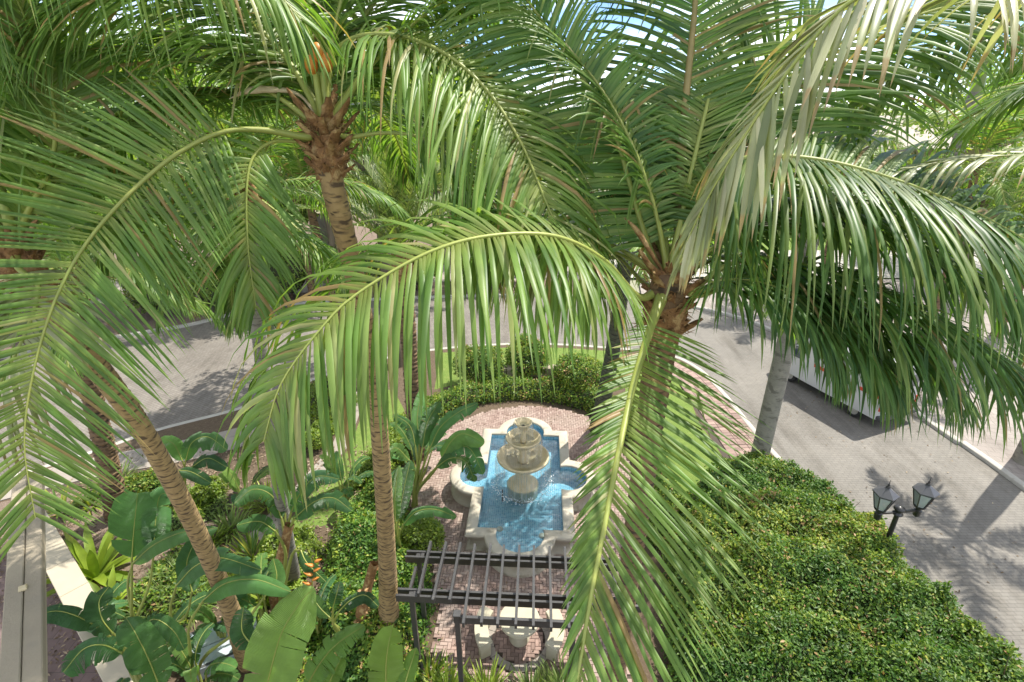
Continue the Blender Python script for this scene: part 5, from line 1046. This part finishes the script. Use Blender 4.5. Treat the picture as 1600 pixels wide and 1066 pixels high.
crown(J, tJ, [('coco', k) for k in (1, 2, 3)], 12, 33, skip=lambda a, f: 1.9 < a < 4.4)

# ---- D: leaning palm at the left edge
bD = G(390, 1032); tD = P(22, 392, 5.2); D = palm('coconut palm with curved ochre trunk leaning to the left edge', bD)
ring_trunk(D, [bD - (0, 0, .1), P(335, 890, 9.2), P(240, 700, 6.95), P(130, 545, 5.7), tD - (0, 0, .1)], (.25, .16, .135, .118, .125), TRUNK, seed=9); boots(D, tD, .16, 24, 10, .45)
q = pp((40, 340, 5.1), (82, 250, 4.9), (82, 150, 4.7), (48, 50, 4.5), (0, -60, 4.3)); frond(D, seam(tD, q), L=1.2, W=.034, n=135, t0=.14, droop=.20, nv=mix(q, 1, .2), r0=.06, seed=41, tone=(.4, .22))
q = pp((10, 330, 5.0), (-40, 150, 4.8), (0, -20, 4.5), (110, -95, 4.2), (260, -100, 4.0), (400, -40, 4.0), (470, 30, 4.1)); frond(D, seam(tD, q), L=1.4, W=.034, n=165, t0=.18, droop=.40, nv=mix(q, .4, 1), r0=.055, seed=42, tone=(.5, .25))
q = pp((70, 380, 5.2), (140, 350, 5.3), (220, 370, 5.4), (290, 440, 5.6)); frond(D, seam(tD, q), L=.85, W=.04, n=50, t0=.2, droop=.40, r0=.045, seed=43)
q = pp((30, 420, 5.0), (60, 450, 4.8), (40, 520, 4.6), (0, 600, 4.4), (-50, 700, 4.3)); frond(D, seam(tD, q), L=.95, W=.042, n=54, t0=.2, droop=.3, r0=.045, seed=44, m=PALMG)
crown(D, tD, [('coco', k) for k in (0, 1, 2, 3)], 18, 12, skip=lambda a, f: a > math.pi*1.3 or a < .2)

# ---- E: shaggy trunk by the sidewalk
bE = G(183, 806); tE = P(98, 420, 12.4); E_ = palm('palm with shaggy dark brown trunk beside the sidewalk slabs', bE)
ring_trunk(E_, [bE - (0, 0, .1), P(172, 740, 15.4), P(140, 600, 14.0), tE], (.30, .25, .22, .2), TRUNKD, step=.14, groove=.22, seed=11, rough=.14); boots(E_, tE, .25, 16, 13, .9); crown(E_, tE, [('coco', k) for k in (0, 1, 2, 3, 4)], 20, 14)
# ---- F: slim palm behind the drooping frond
bF = G(458, 905); tF = P(388, 300, 8.3); F_ = palm('slim palm standing behind the long drooping frond', bF)
ring_trunk(F_, [bF - (0, 0, .1), P(425, 690, 10.6), P(400, 480, 9.2), tF], (.19, .13, .12, .12), TRUNKG, seed=15); boots(F_, tF, .16, 12, 16, .5); crown(F_, tF, [('coco', k) for k in (0, 1, 3, 4, 5)], 15, 17, scale=.72)
# ---- H: feathery upright palm in the middle distance
tH = P(628, 398, 15.5); bH = np.array((tH[0] - .1, tH[1] + .2, 0)); H_ = palm('feathery palm with upright pale stalks behind the leaning trunk', bH, 'date_palm', 'date palms')
ring_trunk(H_, [bH, bH*.5 + tH*.5, tH], (.3, .25, .24), TRUNKD, step=.14, groove=.2, seed=18, rough=.1); boots(H_, tH, .26, 16, 19, .7); crown(H_, tH, [('date', k) for k in (0, 0, 1, 1, 2, 2)], 34, 20, scale=1.15)
# ---- K: dark trunk right of the round bushes
bK = G(932, 672); tK = P(985, 335, 14.2); K_ = palm('palm with dark mossy trunk right of the clipped round bush', bK)
ring_trunk(K_, [bK - (0, 0, .1), P(950, 590, 18.3), P(968, 480, 16.4), tK], (.30, .25, .22, .2), TRUNKDG, seed=21, groove=.1); boots(K_, tK, .24, 14, 22, .7); crown(K_, tK, [('far', k) for k in (0, 1, 2, 3, 4)], 20, 23)
# ---- royal palms
def royal(label, base, zt, r0, seed, n=14, sc=1., lean=(0, 0)):
    th = palm(label, base, 'royal_palm', 'royal palms'); b = np.array(base, float); top = b + (lean[0], lean[1], zt)
    ring_trunk(th, [b - (0, 0, .1), b*.7 + top*.3, b*.35 + top*.65, top], (r0*1.05, r0, r0*.95, r0*.75), TRUNKG, step=.35, groove=.012, n=22, seed=seed, rough=.006)
    V, Fc = tube_np(spline([top - (0, 0, .02), top + (0, 0, .6), top + (0, 0, 1.5)], 10), r0*np.linspace(.78, .35, 10), 14); add('crownshaft', V, Fc, mat('crownshaft', (.16, .22, .06), (.22, .26, .08), rough=.4, stretch=(1, 1, .2)), th, smooth=True)
    crown(th, top + (0, 0, 1.4), [('royal', k) for k in (0, 1, 2, 3, 4)], n, seed + 1, scale=sc)
royal('royal palm with thick smooth grey trunk at the far end of the big hedge', (8.0, 14.0, 0), 8.2, .27, 300, 15, 1.1)
royal('royal palm on the pavement at the right edge, only its base in view', (18.0, 15.1, 0), 8.6, .36, 302, 15, 1.15)
royal('tall royal palm far behind the van against the sky', (24.8, 31.2, 0), 12.0, .42, 304, 14, 1.3)
royal('royal palm far beyond the road bend, left of the pale building', (10.5, 41, 0), 9.0, .35, 306, 14, 1.2)
# ---- far coconut palms
for i, (x, y, z, lb_) in enumerate([(-15.5, 33, 7.5, 'far palm beyond the driveway bend at left'), (-22, 30.5, 8.5, 'far palm at the left beyond the driveway'), (-9, 36, 8.0, 'far palm behind the driveway left of centre'), (-3.5, 33.6, 6.5, 'far palm with brown trunk behind the feathery palm'), (2.2, 37.5, 7.5, 'far palm behind the centre of the garden'), (-28, 22.5, 8.0, 'palm at the outer left beyond the driveway'), (6.3, 43.0, 9.2, 'far palm against the sky in the gap above the fountain'), (26, 26, 8.0, 'far palm across the road at the right edge'), (-7.2, 20.4, 8.2, 'middle-distance palm at the kerb behind the leaning trunk'), (-12.6, 31.6, 9.5, 'far palm at the far kerb behind the slim palm'), (-18.6, 28.8, 8.0, 'far palm at the kerb behind the left fronds'), (20.5, 24, 9.0, 'palm on the pavement behind the van'), (19.5, 32.0, 9.0, 'palm on the far pavement left of the tall royal palm')]):
    b = np.array((x, y, 0.)); t = b + (rng.normal(0, .5), rng.normal(0, .4), z); th = palm(lb_, b, group='far coconut palms')
    ring_trunk(th, [b, b*.5 + t*.5 + (.15, 0, 0), t], (.24, .17, .15), TRUNKD, step=.2, n=10, seed=60 + i); crown(th, t, [('far', k) for k in (0, 1, 2, 3, 4)], 18, 70 + i, scale=1.15)

# ================================================================== banana-like plants
def plant(label, base, name='bird_of_paradise_plant'): return thing(name, label, 'plant', base, 'broad-leaved plants in the left bed')
def bl(th, pts, W, seed, st=True, r0=.028, nvw=(1, .35), **kw):
    p = pp(*pts); b = ORG[th] + (rng.normal(0, .06), rng.normal(0, .06), 0)
    if st:
        d = nrm(p[0] - p[1]) ; mid = p[0] + d*.35*np.linalg.norm(p[0] - b)*.5; mid = mid*.5 + (b*.35 + p[0]*.65)*.5
        stalk(th, [b, b*.65 + mid*.35 + (0, 0, .2), mid, p[0]], r0*1.5, r0*.7)
    kw['tears'] = max(kw.get('tears', .1), .09); kw['tone'] = min(1., kw.get('tone', .5)*.9 + .15)
    p[-1] = p[-1] + (p[-1] - p[-2])*.18
    return broad_leaf(th, p, W*(.85 if seed in (1, 13, 17) else .64), seed, nv=mix(p, *nvw), **kw)
n1 = plant('bird-of-paradise plant with big square leaf left of the leaning trunk', G(214, 1012))
bl(n1, [(206, 872, 10.6), (209, 830, 10.45), (214, 780, 10.4)], .92, 1, tears=.0, vfold=.12, droop=.0, tone=.3, tipw=.5)
bl(n1, [(240, 868, 10.7), (243, 815, 10.6), (250, 775, 10.7), (266, 772, 10.8)], .75, 2, tears=.05, tone=.2)
bl(n1, [(208, 880, 10.6), (240, 852, 10.3), (285, 832, 10.1), (332, 826, 10.1)], .55, 3, tears=.02, tone=.2, droop=.7)
bl(n1, [(300, 925, 10.2), (292, 880, 10.1), (306, 845, 10.1)], .6, 4, tears=.0, tone=.2)
n2 = plant('tall plant with arching dark leaves crossing the leaning trunk', G(300, 1060))
bl(n2, [(276, 915, 9.4), (305, 885, 9.2), (345, 872, 9.1), (398, 888, 9.1)], .62, 5, tears=.0, tone=.2, droop=.55)
bl(n2, [(318, 938, 9.2), (352, 912, 9.1), (400, 906, 9.0), (446, 922, 9.1)], .48, 6, tears=.03, tone=.25, droop=.6)
bl(n2, [(415, 930, 9.3), (432, 905, 9.3), (428, 878, 9.4)], .45, 7, tears=.0, tone=.5)
n3 = plant('banana plant with torn leaves in front of the beige wall', G(236, 1110))
bl(n3, [(250, 1075, 8.2), (232, 1030, 8.0), (213, 992, 7.9), (200, 970, 8.0)], .85, 8, tears=.22, tone=.65, droop=.3)
bl(n3, [(176, 990, 8.4), (160, 968, 8.3), (155, 940, 8.3), (168, 920, 8.4)], .62, 9, tears=.05, tone=.2, droop=.2)
bl(n3, [(150, 978, 8.4), (118, 962, 8.2), (88, 955, 8.1), (62, 960, 8.0)], .50, 10, tears=.12, tone=.05, droop=.5)
bl(n3, [(190, 1020, 8.2), (160, 1008, 8.0), (130, 1015, 7.9), (104, 1045, 7.8)], .62, 11, tears=.4, tone=.0, droop=.6)
bl(n3, [(215, 990, 8.4), (240, 968, 8.3), (270, 985, 8.3), (285, 1010, 8.3)], .45, 12, tears=.15, tone=.3, droop=.5)
n4 = plant('banana plant with one long bright upright leaf at the bottom', G(430, 1150))
bl(n4, [(408, 1120, 7.0), (420, 1060, 6.7), (440, 990, 6.5), (470, 940, 6.5), (488, 922, 6.5)], .86, 13, tears=.08, tone=.6, droop=.3, vfold=.4, r0=.04)
bl(n4, [(478, 1075, 7.4), (498, 1040, 7.2), (525, 1008, 7.1), (562, 982, 7.1)], .58, 14, tears=.45, tone=.55, droop=.3)
bl(n4, [(505, 1090, 7.3), (520, 1055, 7.2), (535, 1025, 7.2)], .35, 15, tears=.0, tone=.95)
bl(n4, [(395, 1010, 8.0), (378, 985, 8.0), (380, 955, 8.0)], .55, 16, tears=.0, tone=.1)
n5 = plant('smooth pale-ribbed leaf plant at the bottom beside the tall trunk', G(612, 1160))
bl(n5, [(606, 1110, 6.5), (603, 1060, 6.3), (605, 1020, 6.2), (612, 985, 6.2)], .50, 17, tears=.0, tone=1., vfold=.3, droop=.1)
bl(n5, [(625, 1110, 6.4), (634, 1065, 6.3), (648, 1020, 6.3)], .32, 18, tears=.0, tone=.8)
n6 = plant('blue-green leaf plant in front of the dark hedge left of the trunk', G(535, 1010))
bl(n6, [(520, 950, 10.5), (525, 932, 10.4), (530, 912, 10.4)], .42, 19, tears=.05, tone=.15)
bl(n6, [(530, 955, 10.4), (548, 938, 10.3), (570, 930, 10.3), (588, 945, 10.3)], .4, 20, tears=.2, tone=.1, droop=.5)
bl(n6, [(515, 965, 10.4), (500, 950, 10.4), (490, 935, 10.5)], .4, 21, tears=.1, tone=.5)
n7 = plant('plant with two upright oval leaves right of the tall trunk', G(628, 880))
bl(n7, [(618, 815, 13.2), (617, 775, 13.1), (622, 735, 13.1)], .50, 22, tears=.0, tone=.8, vfold=.15)
bl(n7, [(622, 810, 13.4), (632, 760, 13.4), (640, 725, 13.5)], .62, 23, tears=.0, tone=.25, vfold=.15)
bl(n7, [(630, 820, 13.0), (650, 800, 12.8), (680, 796, 12.7), (708, 806, 12.7)], .45, 24, tears=.05, tone=.2, droop=.6)
n8 = plant('traveller palm with torn drooping leaves reaching over the fountain terrace', G(648, 790))
for k, (pts, W, te, tn) in enumerate([([(690, 716, 15.0), (705, 690, 14.8), (725, 678, 14.7), (752, 690, 14.6)], .75, .1, .4), ([(690, 722, 15.0), (712, 700, 14.8), (735, 702, 14.7), (752, 735, 14.6)], .7, .3, .15), ([(682, 730, 15.0), (705, 716, 14.8), (728, 722, 14.7), (740, 748, 14.6)], .6, .5, .35), ([(672, 700, 15.2), (688, 668, 15.1), (715, 645, 15.1), (742, 632, 15.2)], .7, .1, .15), ([(660, 700, 15.3), (668, 660, 15.3), (684, 632, 15.4)], .7, .15, .3), ([(650, 700, 15.3), (640, 665, 15.3), (618, 650, 15.3)], .6, .3, .4), ([(655, 690, 15.4), (652, 650, 15.5), (660, 612, 15.6)], .6, .1, .6), ([(640, 720, 15.2), (618, 700, 15.1), (600, 715, 15.1)], .55, .3, .5)]):
    bl(n8, pts, W, 30 + k, tears=te, tone=tn, droop=.35, r0=.035)
n9 = plant('pale blue-green leaves standing before the driveway gutter', G(290, 775))
for k, (pts, W, tn) in enumerate([([(290, 720, 15.5), (300, 692, 15.3), (325, 683, 15.2), (350, 700, 15.2)], .8, .2), ([(285, 720, 15.5), (272, 695, 15.4), (255, 685, 15.4)], .7, .6), ([(300, 730, 15.4), (325, 716, 15.2), (350, 728, 15.2)], .6, .1), ([(280, 735, 15.3), (300, 738, 15.1), (325, 752, 15.0)], .5, .15)]): bl(n9, pts, W, 50 + k, tears=.1, tone=tn, droop=.4)
n10 = plant('clump with reddish stems and drooping leaves left of the dark hedge', G(440, 965))
for k, (pts, W, tn) in enumerate([([(455, 800, 11.8), (470, 770, 11.6), (495, 745, 11.5), (525, 748, 11.5)], .6, .1), ([(440, 810, 11.8), (425, 775, 11.7), (395, 765, 11.6), (370, 785, 11.5)], .6, .5), ([(460, 810, 11.7), (490, 785, 11.5), (520, 778, 11.4), (545, 795, 11.4)], .6, .3), ([(430, 830, 11.6), (405, 815, 11.4), (375, 820, 11.3)], .55, .3), ([(445, 800, 11.9), (440, 760, 11.9), (448, 725, 12.0)], .6, .6), ([(470, 860, 11.2), (480, 880, 11.0), (505, 905, 10.9)], .4, .5)]): bl(n10, pts, W, 60 + k, tears=.25, tone=tn, droop=.4, r0=.04)
V, Fc = tube_np(spline([ORG[n10], ORG[n10] + (.03, .02, 1.0), P(452, 820, 11.8)], 14), np.linspace(.17, .10, 14), 10); add('fibrous_stem', V + rng.normal(0, .01, V.shape), Fc, FIBRE, n10)
V, Fc = tube_np(spline([G(566, 1020), G(566, 1020) + (.05, .05, 1.0), P(585, 880, 11.3)], 14), np.linspace(.16, .09, 14), 10)
n11 = plant('shaggy brown dead stem leaning against the dark hedge by the trunk', G(566, 1020), 'dead_banana_stem'); add('stem', V + rng.normal(0, .012, V.shape), Fc, FIBRE, n11)
for k in range(7):
    c = spline([G(566, 1020), G(566, 1020) + (.05, .05, 1.0), P(585, 880, 11.3)], 10)[2 + k]; a = k*2.2; pts = [c, c + (.2*math.cos(a), .2*math.sin(a), .05), c + (.28*math.cos(a), .28*math.sin(a), -.45)]
    V, Fc = tube_np(spline(pts, 8), np.linspace(.05, .015, 8), 6, .3); add('dry_leaf', V + rng.normal(0, .008, V.shape), Fc, FIBRE, n11)
# orange flower spike
fb = G(492, 985); fl = thing('orange_flower', 'single orange toothed flower spike above the dark hedge', 'flower', fb)
stalk(fl, [fb, fb*.4 + P(486, 905, 11.0)*.6, P(487, 872, 10.9)], .02, .012)
for k in range(6):
    c = P(487 + 1.0*k, 912 - 7*k, 10.9); s = 1 if k % 2 else -1; pts = [c, c + (s*.07, -.02, .03), c + (s*.17, -.03, .09)]; V, Fc = tube_np(spline(pts, 7), np.array((.02, .045, .05, .045, .035, .02, .004)), 8, .6); add('bract', V, Fc, ORANGE, fl, smooth=True)

# ---- more broad-leaved plants filling the bed
def rosette(label, base, n, h, L, W, seed, tone=.5, tears=.2):
    r = np.random.default_rng(seed); base = np.array(base, float); th = plant(label, base)
    for i in range(n):
        az = i*2.4 + r.normal(0, .3); e = R(r.uniform(48, 84)); o = np.array((math.cos(az), math.sin(az), 0)); hh = h*r.uniform(.6, 1.05)
        a = base + o*hh/math.tan(e)*.35 + (0, 0, hh*.62); stalk(th, [base, base*.5 + a*.5 + o*.02, a], .04, .018)
        d = nrm(o*math.cos(e) + UP*math.sin(e)); q = a; pts = [a]; ln = L*r.uniform(.75, 1.15)
        for j in range(5): d = nrm(d - UP*(.10 + .10*j) + o*.10); q = q + d*ln/5; pts.append(q)
        broad_leaf(th, pts, W*r.uniform(.8, 1.15), seed*31 + i, tears=tears*r.uniform(.3, 1.5), tone=np.clip(tone + r.normal(0, .2), 0, 1), droop=r.uniform(.1, .6), vfold=r.uniform(.2, .5))
for k, (px, py, n, h, L, W, tn, lb_) in enumerate([(352, 1010, 7, 1.5, 1.0, .30, .4, 'leafy banana clump between leaning trunk and long bright leaf'), (420, 985, 7, 1.7, 1.1, .32, .6, 'leafy banana clump in front of the reddish stems'), (505, 1005, 7, 1.4, .95, .28, .3, 'dark leafy banana clump left of the tall trunk'), (170, 1010, 6, 1.4, .95, .30, .5, 'leafy banana clump against the beige wall'), (255, 1075, 7, 2.0, 1.1, .34, .4, 'tall leafy banana clump at the bottom left'), (540, 790, 7, 1.6, 1.0, .30, .5, 'leafy banana clump on the lawn edge behind the trunk'), (385, 800, 7, 1.6, 1.0, .30, .6, 'leafy banana clump right of the leaning trunk by the mulch'), (655, 760, 8, 2.1, 1.2, .36, .35, 'leafy banana clump at the left edge of the brick terrace'), (320, 1095, 6, 1.9, 1.1, .34, .7, 'leafy banana clump at the bottom edge, left of the long leaf')]):
    rosette(lb_, G(px, py)*(1, 1, 0), n, h, L, W, 400 + k, tn)
